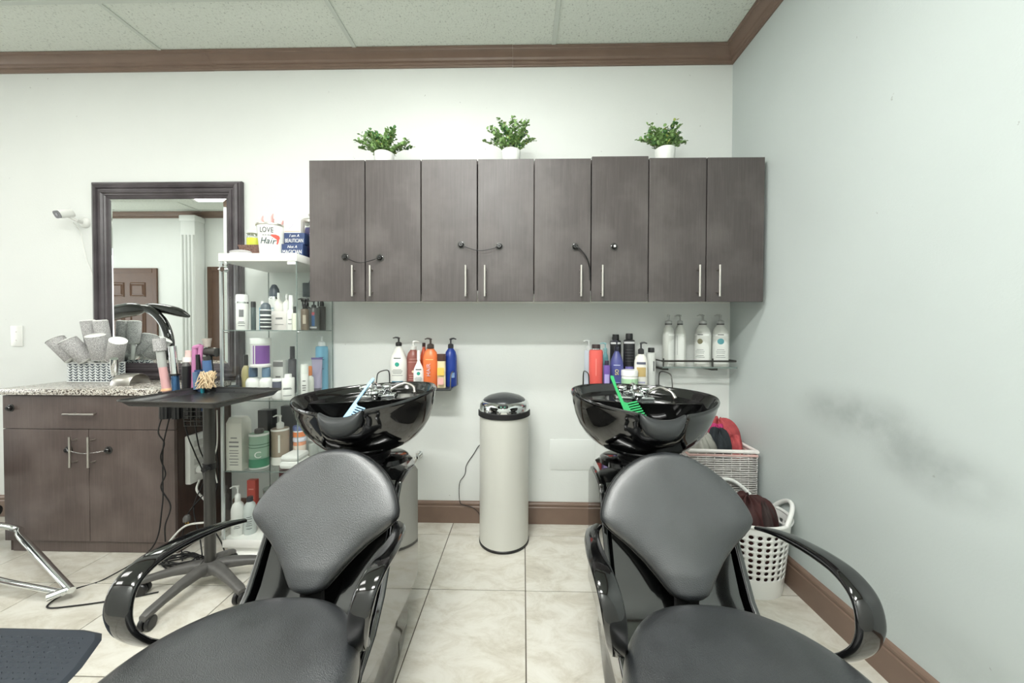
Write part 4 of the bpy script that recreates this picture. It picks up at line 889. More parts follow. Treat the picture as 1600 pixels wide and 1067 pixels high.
# middle shelf
z = .8485; G = 'products on the middle shelf of the glass cabinet'
bottle('white jar bottle with a navy cap left under the purple tub', -1.533, 2.0, z, .036, .118, .172, Wt, 'flip', (70, 92, 116), 'round', ry=1, prints=bars([.5, .46, .2], .8, .003), group=G)
bottle('white jar bottle with a blue cap right under the purple tub', -1.458, 2.0, z, .035, .118, .172, Wt, 'flip', (100, 128, 152), 'round', ry=1, prints=bars([.5, .3, .26], .8, .004, (80, 84, 90)), group=G)
tb_ = thing('tub', 'white tub with a purple label standing on two white bottles', 'tub', (-1.49, 2.0, z+.172))
TX, TY, TZ, TR = -1.488, 2.0, z+.1735, .050
obj('body', MB().lathe((TX, TY, TZ), [(TR, 0), (TR*1.03, .004), (TR*1.03, .012), (TR*.96, .016), (TR*.96, .128), (TR*.92, .13)], 32), colm((226, 226, 222)), tb_, ang=35)
obj('lid', MB().lathe((TX, TY, TZ), [(TR*.98, .128), (TR*1.02, .130), (TR*1.02, .160), (TR*.98, .164)], 32), colm((222, 224, 220)), tb_, ang=35)
def arc(a0, a1, z0, z1, r__): 
    vs = []; n = 10
    for i in range(n+1):
        a = a0+(a1-a0)*i/n
        for zz in (z0, z1): vs.append((TX+r__*math.cos(a), TY+r__*math.sin(a), TZ+zz))
    return MB().add(vs, [(2*i, 2*i+2, 2*i+3, 2*i+1) for i in range(n)])
obj('paper_label', arc(-1.50, .1, .02, .122, TR*.965), colm((116, 72, 142)), tb_, label='purple label')
obj('paper_label', arc(-2.9, -1.85, .02, .122, TR*.965), colm((206, 206, 208)), tb_, label='grey printed label')
obj('print', arc(-1.78, -1.62, .02, .122, TR*.966), colm((130, 84, 156)), tb_)
jar('white jar under a dark jar on the middle glass shelf', -1.355, 1.945, z, .024, .048, .056, Wt, Wc, (214, 214, 212), group=G)
jar('dark blue jar with a white lid stacked on a white jar', -1.355, 1.945, z+.0565, .024, .045, .058, (66, 70, 84), Wc, (88, 90, 104), group=G)
bottle('wide white jar bottle on the middle glass shelf beside the dark jar', -1.302, 1.955, z, .031, .118, .140, Wt, 'flip', Wc, 'can', ry=1, prints=bars([.55, .50, .2], .8, .003), group=G)
bottle('slim white bottle with printed side on the middle glass shelf', -1.256, 2.03, z, .020, .132, .188, Wt, 'wide', (226, 228, 222), 'can', ry=1, prints=bars([.7, .5, .4, .3], .5, .006, (120, 116, 116)), group=G)
bottle('white bottle with an orange cap on the middle glass shelf', -1.268, 2.10, z, .022, .115, .170, (228, 230, 220), 'flip', (226, 134, 72), 'round', ry=1, group=G)
tube('lavender tube with a purple crimped end on the middle glass shelf', -1.262, 2.165, z, .034, .215, (164, 158, 184), (90, 84, 100), .03, (104, 94, 150), up=True, group=G)
bottle('sky blue pump bottle at the back right of the middle glass shelf', -1.264, 2.222, z, .036, .285, .352, (112, 176, 206), 'pump', (226, 230, 230), 'square', prints=bars([.75, .7, .5], .5, .004, (60, 100, 140)), group=G, ry=.8)
carton('small white box with a grey top at the back of the middle glass shelf', -1.51, -1.45, 2.13, 2.18, z, .20, (216, 216, 212), ((.88, 1.0, .03), (.5, .5, .01)), group=G)
bottle('dark grey bottle with a black cap behind the middle glass shelf goods', -1.405, 2.15, z, .022, .21, .285, (84, 84, 88), 'cap', (52, 52, 56), 'square', ry=1, group=G)
jar('small teal jar at the left of the middle glass shelf', -1.592, 1.935, z, .026, .055, .075, (64, 140, 154), (60, 66, 70), (70, 90, 96), group=G)
bottle('small gold bottle with a black cap at the left of the middle glass shelf', -1.598, 2.03, z, .022, .18, .24, (176, 166, 120), 'cap', (34, 34, 34), 'round', ry=1, group=G)
bottle('black round brush cap bottle at the left of the middle glass shelf', -1.605, 1.985, z, .014, .10, .13, (60, 58, 60), 'dome', (40, 40, 42), 'can', ry=1, group=G)
# lower shelf
z = .4615; G = 'products on the lower shelf of the glass cabinet'
carton('tall cream carton with small print at the left of the lower glass shelf', -1.622, -1.535, 1.915, 1.985, z, .288, (226, 224, 214), ((.62, .4, .006), (.54, .6, .008), (.46, .6, .008), (.38, .55, .004), (.33, .6, .004), (.28, .5, .004), (.22, .6, .004), (.16, .5, .004), (.11, .55, .004)), group=G, slope=.03)
bottle('white green bottle with a black cap on the lower glass shelf', -1.475, 1.965, z, .047, .195, .218, (142, 176, 154), 'cap', (52, 50, 50), 'can', ry=.85, prints=((.97, 1.4, .012, (230, 234, 230)), (.70, 1.4, .004, (56, 100, 76)), (.62, 1.4, .004, (56, 100, 76)), (.18, 1.4, .045, (66, 130, 100)), (.03, 1.4, .008, (230, 234, 230))), text_=[('C', .05, .42, (232, 238, 232), False)], group=G)
bottle('clear bottle with a white pump and brown liquid on the lower glass shelf', -1.400, 2.03, z, .045, .205, .285, (150, 136, 120), 'pump', (236, 236, 232), 'can', ry=.9, prints=((.97, 1.4, .010, (226, 226, 220)), (.12, 1.4, .045, (232, 230, 224)), (.6, .10, .10, (214, 214, 206))), group=G)
carton('black box standing at the back of the lower glass shelf', -1.60, -1.515, 2.12, 2.17, z, .285, (46, 46, 48), group=G)
carton('black box with a window at the back middle of the lower glass shelf', -1.50, -1.42, 2.18, 2.22, z, .298, (40, 42, 46), group=G)
jar('orange jar under a blue lidded jar on the lower glass shelf', -1.325, 2.09, z, .034, .115, .135, (226, 150, 112), (214, 214, 226), (228, 214, 200), group=G)
jar('white jar with a blue lid stacked on the orange jar', -1.325, 2.09, z+.1355, .034, .045, .068, (222, 226, 236), (92, 104, 150), (226, 130, 76), group=G)
bottle('tiny white bottle with a black cap at the front of the lower glass shelf', -1.312, 1.965, z, .018, .046, .062, (232, 232, 230), 'flip', (40, 40, 42), 'can', ry=1, group=G)
jar('clear jar of pale beads on the lower glass shelf', -1.268, 2.13, z, .027, .11, .145, (220, 222, 220), (214, 216, 214), None, clear=True, inner=(206, 208, 204), group=G)
def cloth(name, lab, c, rx, ry_, h, m, seed=1, cat='towel', base_z=0, group=None, n=44, k=18, folds=5, fr=.25):
    r0 = random.Random(seed); ph = [r0.random()*6 for _ in range(8)]; rows = []
    for j in range(k+1):
        v = j/k; row = []
        s = math.sin(PI*(.06+.94*(v if v < .5 else .5+.5*(v-.5)*2*.0+(v-.5))))**.62 if v < 1 else 0
        s = (math.cos(v*PI/2))**.55 if v > .15 else .82+1.2*v
        for i in range(n):
            a = 2*PI*i/n
            q = 1+fr*(.5*math.sin(folds*a+ph[0]+3*v)+.3*math.sin(2*a+ph[1]-2*v)+.2*math.sin(9*a+ph[2]+5*v))
            zz = h*math.sin(v*PI/2)*(1+fr*.7*math.sin(3*a+ph[3])*(1-v)*1.2+fr*.3*math.sin(11*a+ph[4]+8*v))
            row.append((c[0]+rx*s*q*math.cos(a), c[1]+ry_*s*q*math.sin(a), c[2]+base_z+zz))
        rows.append(row)
    o = obj(name, MB().rings(rows), m, None, ang=180, sub=1)
    return tag(o, lab, cat, group)
TOW = mat('white_towel', (230, 230, 226), .9, bump=.8, bscale=300)
tag(obj('towel', MB().box(-1.345, -1.23, 1.93, 2.05, z, z+.045, bev=.018).box(-1.340, -1.235, 1.935, 2.045, z+.042, z+.078, bev=.016), TOW, None), 'folded white towel at the right of the lower glass shelf', 'towel')
# cabinet floor
z = .0905; G = 'products on the bottom of the glass cabinet'
bottle('white pump bottle at the left on the bottom of the glass cabinet', -1.592, 1.955, z, .032, .185, .278, (236, 236, 232), 'pump', (234, 234, 230), 'round', ry=1, prints=bars([.3, .25], .5, .003), group=G)
bottle('clear spray bottle with black lettering on the cabinet bottom', -1.533, 1.968, z, .031, .18, .205, (196, 202, 200), 'cap', (52, 52, 56), 'round', ry=1, prints=bars([.56, .5, .42, .36, .3, .2], .5, .003, (70, 72, 74)), group=G)
carton('narrow red carton behind the bottles on the cabinet bottom', -1.615, -1.565, 2.05, 2.08, z, .26, (198, 84, 72), ((.8, .6, .006), (.6, .7, .006), (.5, .6, .006)), group=G, ink=(230, 150, 140))
tag(obj('cup', MB().lathe((-1.50, 2.09, z), [(.026, 0), (.03, .003), (.04, .19), (.042, .20), (.039, .20), (.029, .012)], 28), CLEARP, None), 'tall clear plastic cup on the cabinet bottom', 'cup')
t_ = thing('bowl', 'clear glass bowl at the front of the cabinet bottom', 'bowl', (-1.40, 1.99, z))
obj('bowl_wall', MB().lathe((-1.40, 1.99, z), [(.04, 0), (.058, .006), (.074, .04), (.078, .062), (.075, .062), (.070, .04), (.054, .011), (.002, .009)], 36), CLEARP, t_)
carton('dark maroon folded cape bundle at the back of the cabinet bottom', -1.50, -1.33, 2.16, 2.22, z, .33, (96, 52, 52), group=G, name='folded_cape', cat='cape')
# things on top of the cabinet
z = 1.6425
t = thing('hair_brush', 'flat white brush lying at the front left of the display cabinet top', 'brush', (-1.56, 1.95, z))
rows = []
for i in range(13):
    u = -1+2*i/12; h_ = math.sqrt(max(0, 1-u*u)); rows.append([(-1.56+.062*u, 1.95+.030*h_*math.cos(a)+.0001, z+.016+.014*h_*math.sin(a)) for a in [2*PI*j/16 for j in range(16)]])
obj('pad', MB().rings(rows), mat('grey_bristle', (176, 174, 174), .7, bump=.8, bscale=400), t)
obj('back', MB().lathe((-1.56, 1.95, z), [(.052, 0), (.060, .004), (.060, .010), (.05, .016)], 28, sy=.5), WHITE, t)
t = thing('basket', 'small brown woven basket on the display cabinet top', 'basket', (-1.545, 2.06, z))
BR = mat('brown_weave', (104, 76, 68), .7, noise=((150, 120, 108), .9), bscale=160, bump=1)
obj('weave', MB().rings([[(-1.545+a, 2.06+b, z+h) for a, b in rr(w_, d_, .02)] for w_, d_, h in ((.055, .065, 0), (.066, .076, .06), (.069, .079, .066), (.064, .074, .066), (.052, .062, .006))]), BR, t, ang=40)
jar('clear jar of yellow green gel in the brown basket', -1.553, 2.05, z+.0065, .040, .135, .150, (210, 214, 180), (206, 208, 204), (206, 212, 70), clear=True, inner=(214, 218, 150))
# LOVE pot
t = thing('pot', 'white pot lettered LOVE is in the Hair on the display cabinet', 'pot', (-1.405, 1.985, z))
qx, qy = -1.405, 1.985
obj('body', MB().lathe((qx, qy, z), [(.056, 0), (.060, .003), (.074, .160), (.078, .163), (.078, .170), (.073, .170), (.058, .01)], 48), CERAM, t, ang=40)
obj('rim', MB().lathe((qx, qy, z), [(.0735, .160), (.0785, .162), (.0790, .168), (.0770, .171)], 48, cap=False), STEEL, t, label='grey metal rim')
rz = .26
text('LOVE', .040, INK, (qx, qy, z+.130), t, rz=rz-.05, bend=.0735, wid=.066)
text('is in the', .013, INK, (qx, qy, z+.104), t, rz=rz-.02, bend=.0715)
text('Hair', .048, mat('ink_teal', (46, 66, 70), .5), (qx, qy, z+.072), t, rz=rz-.02, bend=.0685, shear=.3, wid=.080)
RED = mat('ink_red', (216, 92, 80), .5)
def potpatch(pts, m_, rbase=.060, k=.0875):
    vs = [(0, 0, 0)]*0; cx0 = sum(p[0] for p in pts)/len(pts); cz0 = sum(p[1] for p in pts)/len(pts)
    def f(px_, pz_): r__ = .0602+.014*pz_/.16+.0013; a = px_/r__+rz; return (qx+r__*math.sin(a), qy-r__*math.cos(a), z+pz_)
    vs = [f(cx0, cz0)]+[f(*p) for p in pts]; n = len(pts)
    obj('emblem', MB().add(vs, [(0, 1+i, 1+(i+1) % n) for i in range(n)]), m_, t, label='red hair dryer picture')
potpatch([(.018, .108), (.040, .110), (.056, .105), (.060, .094), (.055, .084), (.044, .084), (.030, .092), (.018, .100)], RED)
potpatch([(.044, .086), (.055, .086), (.052, .070), (.046, .056), (.041, .060), (.045, .072)], RED)
PINK = mat('pink_plastic', (224, 168, 164), .4)
for k in range(6):
    a = k*1.05; b_ = (qx+.02*math.cos(a), qy+.02*math.sin(a), z+.03); e = (qx+.055*math.cos(a), qy+.05*math.sin(a), z+.185+.012*(k % 3))
    tag(obj('hair_clip', MB().tube([b_, e], [.004, .0055], 8).tube([e, (e[0]+.006, e[1], e[2]+.016)], [.005, .002], 8), PINK, None), 'pink hair clip standing in the white lettered pot', 'clip', 'pink clips in the lettered pot')
NAVY = mat('navy_block', (44, 62, 102), .5, noise=((56, 76, 118), .6), bscale=30)
def sign(lab, x0, x1, zz, h, l1, l2, yy):
    t = thing('sign_block', lab, 'sign', ((x0+x1)/2, yy+.02, zz))
    obj('block', MB().box(x0, x1, yy, yy+.045, zz, zz+h, bev=.001), NAVY, t)
    c_ = (x0+x1)/2
    text(l1, .021, WHITE, (c_, yy-.0008, zz+h*.74), t, shear=.25); text(l2, .030, WHITE, (c_, yy-.0008, zz+h*.30), t, wid=(x1-x0)*.88)
sign('lower navy sign block lettered Not A MAGICIAN', -1.334, -1.215, z, .0635, 'Not A', 'MAGICIAN', 1.955)
sign('upper navy sign block lettered I am A BEAUTICIAN', -1.326, -1.212, z+.064, .063, 'I am A', 'BEAUTICIAN', 1.965)
t = carton('white tissue box with a faint flower print standing on the navy signs', -1.33, -1.235, 1.968, 2.008, z+.1275, .072, (232, 230, 224), ((.12, .9, .003),), name='tissue_box', ink=(206, 176, 130))
obj('floral_print', MB().tube([(-1.30, 1.9675, z+.15), (-1.285, 1.9675, z+.165), (-1.275, 1.9675, z+.18)], .002, 5).tube([(-1.29, 1.9675, z+.17), (-1.31, 1.9675, z+.182)], .002, 5), colm((196, 190, 206)), t)
t = thing('canister', 'glass canister with a metal lid behind the navy signs', 'canister', (-1.275, 2.13, z))
obj('glass_wall', MB().lathe((-1.275, 2.13, z), [(.046, 0), (.048, .004), (.048, .215), (.045, .22)], 32), CLEARP, t)
obj('contents', MB().lathe((-1.275, 2.13, z), [(.042, .006), (.044, .01), (.044, .19), (.02, .20)], 24), mat('purple_mix', (98, 78, 120), .6, noise=((60, 70, 130), .9), bscale=60), t)
obj('lid', MB().lathe((-1.275, 2.13, z+.22), [(.048, 0), (.050, .003), (.050, .018), (.040, .028), (.014, .034), (.007, .038), (.006, .048), (.012, .054), (.012, .062), (.004, .066)], 32), STEEL, t)
# ------------------------------------------------------------------ things on the vanity top
CZ = .9075
t = thing('brush_basket', 'white openwork metal basket full of round brushes on the countertop', 'basket', (-2.668, 2.182, CZ))
bx, by_, BW, BDp, BH = -2.668, 2.182, .133, .043, .118
WM = mat('white_metal', (214, 218, 218), .35, 0)
m_ = MB()
def bpt(u, zz, off=0):   # point on the rounded rectangular wall, u in metres along it from front left
    per = [(-BW, -BDp), (BW, -BDp), (BW, BDp), (-BW, BDp)]; L_ = [2*BW, 2*BDp, 2*BW, 2*BDp]; tot = sum(L_); u %= tot
    for i in range(4):
        if u <= L_[i]: a, b = per[i], per[(i+1) % 4]; f = u/L_[i]; return (bx+a[0]+(b[0]-a[0])*f, by_+a[1]+(b[1]-a[1])*f, CZ+zz)
        u -= L_[i]
tot = 4*BW+4*BDp; nc = 20
for k in range(nc):
    u0 = k*tot/nc; du = tot/nc
    m_.obox([sum(v)/2 for v in zip(bpt(u0+.001, .06), bpt(u0+.001, .06))], (.0018, 0, 0), (0, .0018, 0), (0, 0, .057))
    for r0 in range(6):
        zz = .014+r0*.0165
        m_.tube([bpt(u0+.001, zz+.012), bpt(u0+du/2, zz), bpt(u0+du-.001, zz+.012)], .0036, 6)
for zz in (.003, .116): m_.tube([bpt(u, zz) for u in (0, 2*BW, 2*BW+2*BDp, 4*BW+2*BDp)], .004, 6, close=True)
obj('openwork_wall', m_, WM, t, kind=None); obj('inner_shell', MB().rings([[(bx+a, by_+b, zz) for a, b in ((-BW+.004, -BDp+.004), (BW-.004, -BDp+.004), (BW-.004, BDp-.004), (-BW+.004, BDp-.004))] for zz in (CZ+.004, CZ+.112)], cap=False), mat('inside_shade_blue', (84, 92, 104), .7), t, smooth=False); obj('bottom', MB().box(bx-BW, bx+BW, by_-BDp, by_+BDp, CZ, CZ+.004), WM, t, smooth=False)  # blue-grey inner sheet is added: the dark inside painted behind the holes
BRI = mat('bristle_grey', (138, 136, 136), .8, noise=((214, 213, 212), 1), bscale=260, bump=1.5)
def round_brush(lab, base, tip, r, L_=.145, g='round brushes in the openwork basket'):
    b_, e = Vector(base), Vector(tip); ax = (e-b_).normalized(); st_ = e-ax*L_
    t = thing('round_brush', lab, 'brush', base, g)
    obj('handle', MB().tube([Vector((b_.x, b_.y, CZ+.008)), b_, b_+(st_-b_)*.5, st_], [.008, .010, .011, .012], 12), WHITE, t)
    obj('bristle_barrel', MB().tube([st_, st_+ax*.004, e-ax*.004, e], [r*.93, r, r, r*.93], 28), BRI, t, label='grey bristle barrel', ang=50)
    m_ = MB(); rd = random.Random(int(r*1e5)+int(base[0]*1e3))
    s1 = ax.orthogonal().normalized(); s2 = ax.cross(s1)
    for i in range(110):
        a = rd.random()*2*PI; h = rd.random()*L_; dvec = s1*math.cos(a)+s2*math.sin(a); p = st_+ax*h+dvec*r*.97
        q = p+dvec*.006+ax*.001; sd = ax.cross(dvec)*.0007; m_.add([p-sd, p+sd, q], [(0, 1, 2)])
    obj('bristle_tips', m_, BRI, t, kind='stuff', smooth=False)
    for c, d_ in ((st_, -1), (e, 1)): obj('end_ring', MB().tube([c, c+ax*.006*d_], [r*1.02, r*.80], 28), WHITE, t)
rb = [((-2.745, 2.165, CZ+.10), (-2.85, 2.12, 1.170), .043, 'round brush leaning furthest left out of the openwork basket'),
      ((-2.655, 2.160, CZ+.10), (-2.745, 2.10, 1.165), .044, 'front round brush leaning left over the openwork basket rim'),
      ((-2.675, 2.195, CZ+.10), (-2.70, 2.165, 1.285), .034, 'tall upright round brush at the back left of the basket'),
      ((-2.605, 2.195, CZ+.10), (-2.62, 2.165, 1.285), .034, 'tall upright round brush at the back middle of the basket'),
      ((-2.590, 2.160, CZ+.10), (-2.58, 2.105, 1.195), .044, 'wide round brush upright over the basket front'),
      ((-2.555, 2.175, CZ+.10), (-2.455, 2.12, 1.165), .040, 'round brush leaning right over the basket end')]
for b_, e, r, lb in rb: round_brush(lb, b_, e, r)
# hair iron stand: half barrel of polished steel with a holster tube
t = thing('iron_stand', 'polished steel half barrel iron stand on the countertop before the mirror', 'stand', (-2.36, 2.08, CZ))
rows = []
for y0_, R0 in ((2.025, .062), (2.03, .064), (2.12, .064), (2.14, .056)):
    rows.append([(-2.355+R0*math.cos(a), y0_, CZ+.001+R0*1.0*math.sin(a)) for a in [PI*k/20 for k in range(21)]]+[(-2.355+(R0-.003)*math.cos(a), y0_, CZ+.001+(R0-.003)*math.sin(a)) for a in [PI*(20-k)/20 for k in range(21)]])
BM = Matrix.Translation((-2.355, 2.08, 0)) @ Matrix.Rotation(1.62, 4, 'Z') @ Matrix.Translation((2.355, -2.08, 0))
BM = Matrix.Translation((.03, -.01, 0)) @ BM
obj('arched_shell', MB().rings(rows).xf(BM), STEEL, t, ang=50)
obj('holster', MB().tube([(-2.40, 2.05, CZ+.055), (-2.385, 2.035, CZ+.105), (-2.365, 2.02, CZ+.155)], [.014, .018, .017], 20), CHROME, t)
# hot tools in the rack at the tray
G = 'hot styling tools in the tray rack'
def tool(name, lab, segs, cat='styling tool', n=14):
    t = thing(name, lab, cat, segs[0][2], G)
    for (nm, m__, a, b, r0, r1) in segs: obj(nm, MB().tube([a, b], [r0, r1], n), m__, t)
    return t
def tip(b, dx, dy, dz): return (b[0]+dx, b[1]+dy, b[2]+dz)
PK = mat('rose_plastic', (206, 160, 160), .35); MG = mat('magenta_plastic', (186, 122, 164), .3); BL = mat('steel_blue', (70, 108, 150), .2, .7)
HX_ = [(-1.875, 1.835), (-1.815, 1.84), (-1.755, 1.85), (-1.70, 1.86)]
for k, (hx, hy) in enumerate(HX_):
    hol = obj('tool_holder', MB().rings([[(hx+math.cos(a)*(.024+.0018*math.cos(10*a)), hy+math.sin(a)*(.024+.0018*math.cos(10*a)), zz) for a in [2*PI*j/60 for j in range(60)]] for zz in (.765, .90)]), BLACK, bpy.data.objects['tray_trolley'])
b0 = (-1.868, 1.835, .78)
tool('curling_iron', 'curling iron with a rose handle and grey barrel, leftmost in the rack', [('sleeve', BLACKM, b0, (-1.866, 1.835, .905), .013, .013), ('grip', PK, (-1.866, 1.835, .905), (-1.885, 1.832, 1.035), .019, .017), ('barrel', colm((170, 172, 168)), (-1.885, 1.832, 1.035), (-1.895, 1.83, 1.12), .018, .018), ('brush_head', BRI, (-1.895, 1.83, 1.12), (-1.902, 1.83, 1.185), .026, .026), ('ring', mat('tan_plastic', (216, 170, 130), .4), (-1.866, 1.835, .912), (-1.867, 1.835, .924), .026, .023)])
tool('curling_iron', 'curling iron with a steel blue handle and chrome barrel', [('grip', BL, (-1.815, 1.84, .78), (-1.826, 1.838, .995), .018, .016), ('barrel', CHROME, (-1.826, 1.838, .995), (-1.838, 1.836, 1.145), .017, .017), ('ring', BLACK, (-1.826, 1.838, .990), (-1.8265, 1.838, 1.000), .024, .024)])
tool('hair_straightener', 'black hair straightener with a rounded end', [('grip', BLACK, (-1.77, 1.845, .78), (-1.772, 1.845, 1.04), .018, .019), ('end', GREYP, (-1.772, 1.845, 1.04), (-1.772, 1.845, 1.06), .019, .010)])
tool('hair_straightener', 'magenta hair straightener standing tall in the rack', [('grip', MG, (-1.745, 1.858, .78), (-1.740, 1.862, 1.14), .014, .013), ('arm', MG, (-1.725, 1.858, .90), (-1.710, 1.866, 1.15), .010, .011), ('hinge', MG, (-1.742, 1.862, 1.135), (-1.712, 1.866, 1.145), .014, .012)])
tool('curling_wand', 'pale pink curling wand behind the magenta straightener', [('grip', colm((226, 196, 190)), (-1.79, 1.875, .92), (-1.782, 1.875, 1.12), .020, .018), ('collar', colm((232, 228, 224)), (-1.785, 1.875, 1.06), (-1.784, 1.875, 1.085), .028, .028)])
tool('hair_straightener', 'navy blue hair straightener with a dark tip', [('grip', mat('navy_plastic', (50, 74, 112), .25), (-1.695, 1.858, .80), (-1.712, 1.852, 1.02), .021, .018), ('clamp', mat('slate_blue', (90, 116, 146), .3), (-1.705, 1.83, .92), (-1.71, 1.83, 1.01), .012, .012), ('tip', BLACK, (-1.712, 1.852, 1.02), (-1.716, 1.852, 1.10), .011, .009)])
tool('hair_clipper', 'blue and teal hair clipper near the glass cabinet', [('body', mat('royal_blue', (74, 106, 150), .3), (-1.655, 1.85, .93), (-1.662, 1.845, 1.07), .022, .019), ('grip', mat('teal_plastic', (36, 140, 158), .3), (-1.672, 1.83, .90), (-1.675, 1.83, .99), .008, .008), ('blade', GUN, (-1.662, 1.845, 1.07), (-1.664, 1.845, 1.09), .014, .016)])
tool('blow_dryer', 'black blow dryer with a pale nozzle, rightmost in the rack', [('grip', BLACK, (-1.665, 1.88, .95), (-1.682, 1.882, 1.10), .013, .013), ('body', GUN, (-1.705, 1.885, 1.115), (-1.640, 1.885, 1.11), .020, .024), ('nozzle', colm((176, 166, 158)), (-1.690, 1.88, 1.14), (-1.692, 1.88, 1.185), .014, .021)], 'blow dryer')
# wire basket under the rack
t = thing('wire_basket', 'small black wire basket hanging under the tray rack', 'basket', (-1.70, 1.83, .76))
m_ = MB()
for zz in (.735, .76, .785, .81): m_.tube([(-1.745, 1.80, zz), (-1.645, 1.805, zz), (-1.645, 1.872, zz), (-1.745, 1.872, zz)], .0018, 5, close=True)
for q in (-1.745, -1.71, -1.68, -1.645): m_.tube([(q, 1.802, .735), (q, 1.802, .895)], .0018, 5)
obj('wires', m_, GUN, t)
HAIR = mat('blond_hair', (220, 196, 160), .6)
m_ = MB(); rd = random.Random(3)
for i in range(60):
    a = rd.random()*2*PI; x_ = -1.615+rd.uniform(-.02, .02); m_.tube(catmull([(x_+rd.uniform(-.025, .025), 1.80+rd.uniform(-.02, .02), .93+rd.uniform(0, .01)), (x_+rd.uniform(-.02, .02), 1.79+rd.uniform(-.01, .02), .965+rd.uniform(0, .02)), (x_+rd.uniform(-.03, .03), 1.80+rd.uniform(-.02, .02), 1.0+rd.uniform(-.02, .02)), (x_+rd.uniform(-.04, .03), 1.79+rd.uniform(-.02, .02), .95+rd.uniform(-.02, .02))], 4), .0022, 4)
o = obj('hair_swatch', m_, HAIR, None, kind=None); tag(o, 'tangled blond hair swatch at the back edge of the black tray', 'hair swatch')
# power strip on the side of the vanity, cords
t = thing('power_strip', 'white power strip on the dark side of the brown base cabinet', 'power strip', (-1.893, 2.02, .50))
obj('housing', MB().box(-1.8945, -1.862, 1.955, 2.065, .36, .635, bev=.008), WHITE, t)
for k in range(4):
    obj('socket', MB().box(-1.8625, -1.8605, 1.98, 2.04, .41+k*.052, .445+k*.052, bev=.001), colm((206, 206, 202)), t)
t2 = thing('adapter_plug', 'round white adapter plugged into the lowest power strip socket', 'plug', (-1.85, 2.01, .43))
obj('plug_body', MB().lathe((-1.8605, 2.01, .43), [(.022, 0), (.022, .016), (.016, .022)], 20, axis='X'), WHITE, t2)
CB = [([(-1.885, 1.835, .80), (-1.895, 1.815, .70), (-1.87, 1.82, .64), (-1.90, 1.83, .56), (-1.885, 1.84, .47), (-1.90, 1.83, .40), (-1.86, 1.84, .30), (-1.88, 1.83, .20), (-1.87, 1.82, .12)], 'black coiled cord hanging in front of the cabinet, leftmost'),
      ([(-1.86, 1.845, .79), (-1.885, 1.83, .62), (-1.90, 1.84, .45), (-1.885, 1.82, .30), (-1.92, 1.80, .10), (-2.05, 1.70, .006), (-2.12, 1.62, .005), (-2.10, 1.52, .005), (-1.98, 1.53, .005), (-1.80, 1.58, .005), (-1.70, 1.62, .005)], 'black cord running from the rack out across the floor tiles'),
      ([(-1.80, 1.85, .79), (-1.79, 1.87, .66), (-1.80, 1.92, .55), (-1.78, 1.95, .40), (-1.82, 1.93, .25), (-1.76, 1.90, .10), (-1.70, 1.85, .02)], 'black cord hanging from the second tool holder'),
      ([(-1.75, 1.86, .78), (-1.76, 1.90, .60), (-1.79, 1.97, .48), (-1.76, 1.95, .35), (-1.84, 1.92, .22), (-1.86, 1.90, .08), (-1.80, 1.84, .008)], 'black cord knotted beside the power strip'),
      ([(-1.72, 1.86, .78), (-1.70, 1.90, .55), (-1.72, 1.96, .40), (-1.70, 1.92, .22), (-1.68, 1.86, .05), (-1.72, 1.80, .006), (-1.80, 1.78, .006)], 'black cord looping down near the tray pole'),
      ([(-1.69, 1.87, .80), (-1.665, 1.90, .60), (-1.70, 1.95, .38), (-1.76, 1.95, .20), (-1.66, 1.93, .04), (-1.60, 1.86, .008), (-1.66, 1.78, .006)], 'thin black cord crossing the others behind the tray pole')]
for p, lb in CB: tag(cable('cord', p, .0032, BLACKM, None, sm=8), lb, 'cord', 'black appliance cords below the rack')
WC = mat('white_cord', (214, 214, 208), .4)
tag(cable('cord', [(-1.852, 2.0, .37), (-1.83, 1.96, .33), (-1.80, 1.98, .26), (-1.76, 1.97, .20), (-1.74, 1.93, .17), (-1.84, 1.90, .16), (-1.90, 1.86, .08), (-1.91, 1.84, .01)], .0055, WC, None, sm=8), 'thick white cord arching down from the power strip', 'cord')
tag(cable('cord', [(-1.64, 1.88, .80), (-1.645, 1.885, .62), (-1.67, 1.89, .52), (-1.66, 1.90, .40)], .003, WC, None, sm=8), 'thin white cord hanging beside the tray pole', 'cord')
for k in range(7):
    rd = random.Random(40+k); P_ = []; c0 = (-1.79+.03*rd.random(), 1.82)
    for i in range(9): a = i*.8+k; P_.append((c0[0]+(.06+.07*rd.random())*math.cos(a), c0[1]+(.03+.03*rd.random())*math.sin(a), .006+.004*k+.012*rd.random()))
    tag(cable('cord_coil', P_, .0032, BLACKM, None, sm=6), 'loose black cord coil on the floor behind the tray stand', 'cord', 'cord coils on the floor behind the tray stand')
t = thing('plug', 'dark three pin plug with brass pins hanging below the power strip', 'plug', (-1.83, 1.93, .20))
obj('plug_body', MB().lathe((-1.83, 1.90, .20), [(.010, .02), (.017, .008), (.017, -.012)], 14), GREYP, t)
obj('pins', MB().box(-1.838, -1.835, 1.897, 1.903, .172, .19).box(-1.825, -1.822, 1.897, 1.903, .172, .19), mat('brass', (196, 160, 90), .3, 1), t, smooth=False)

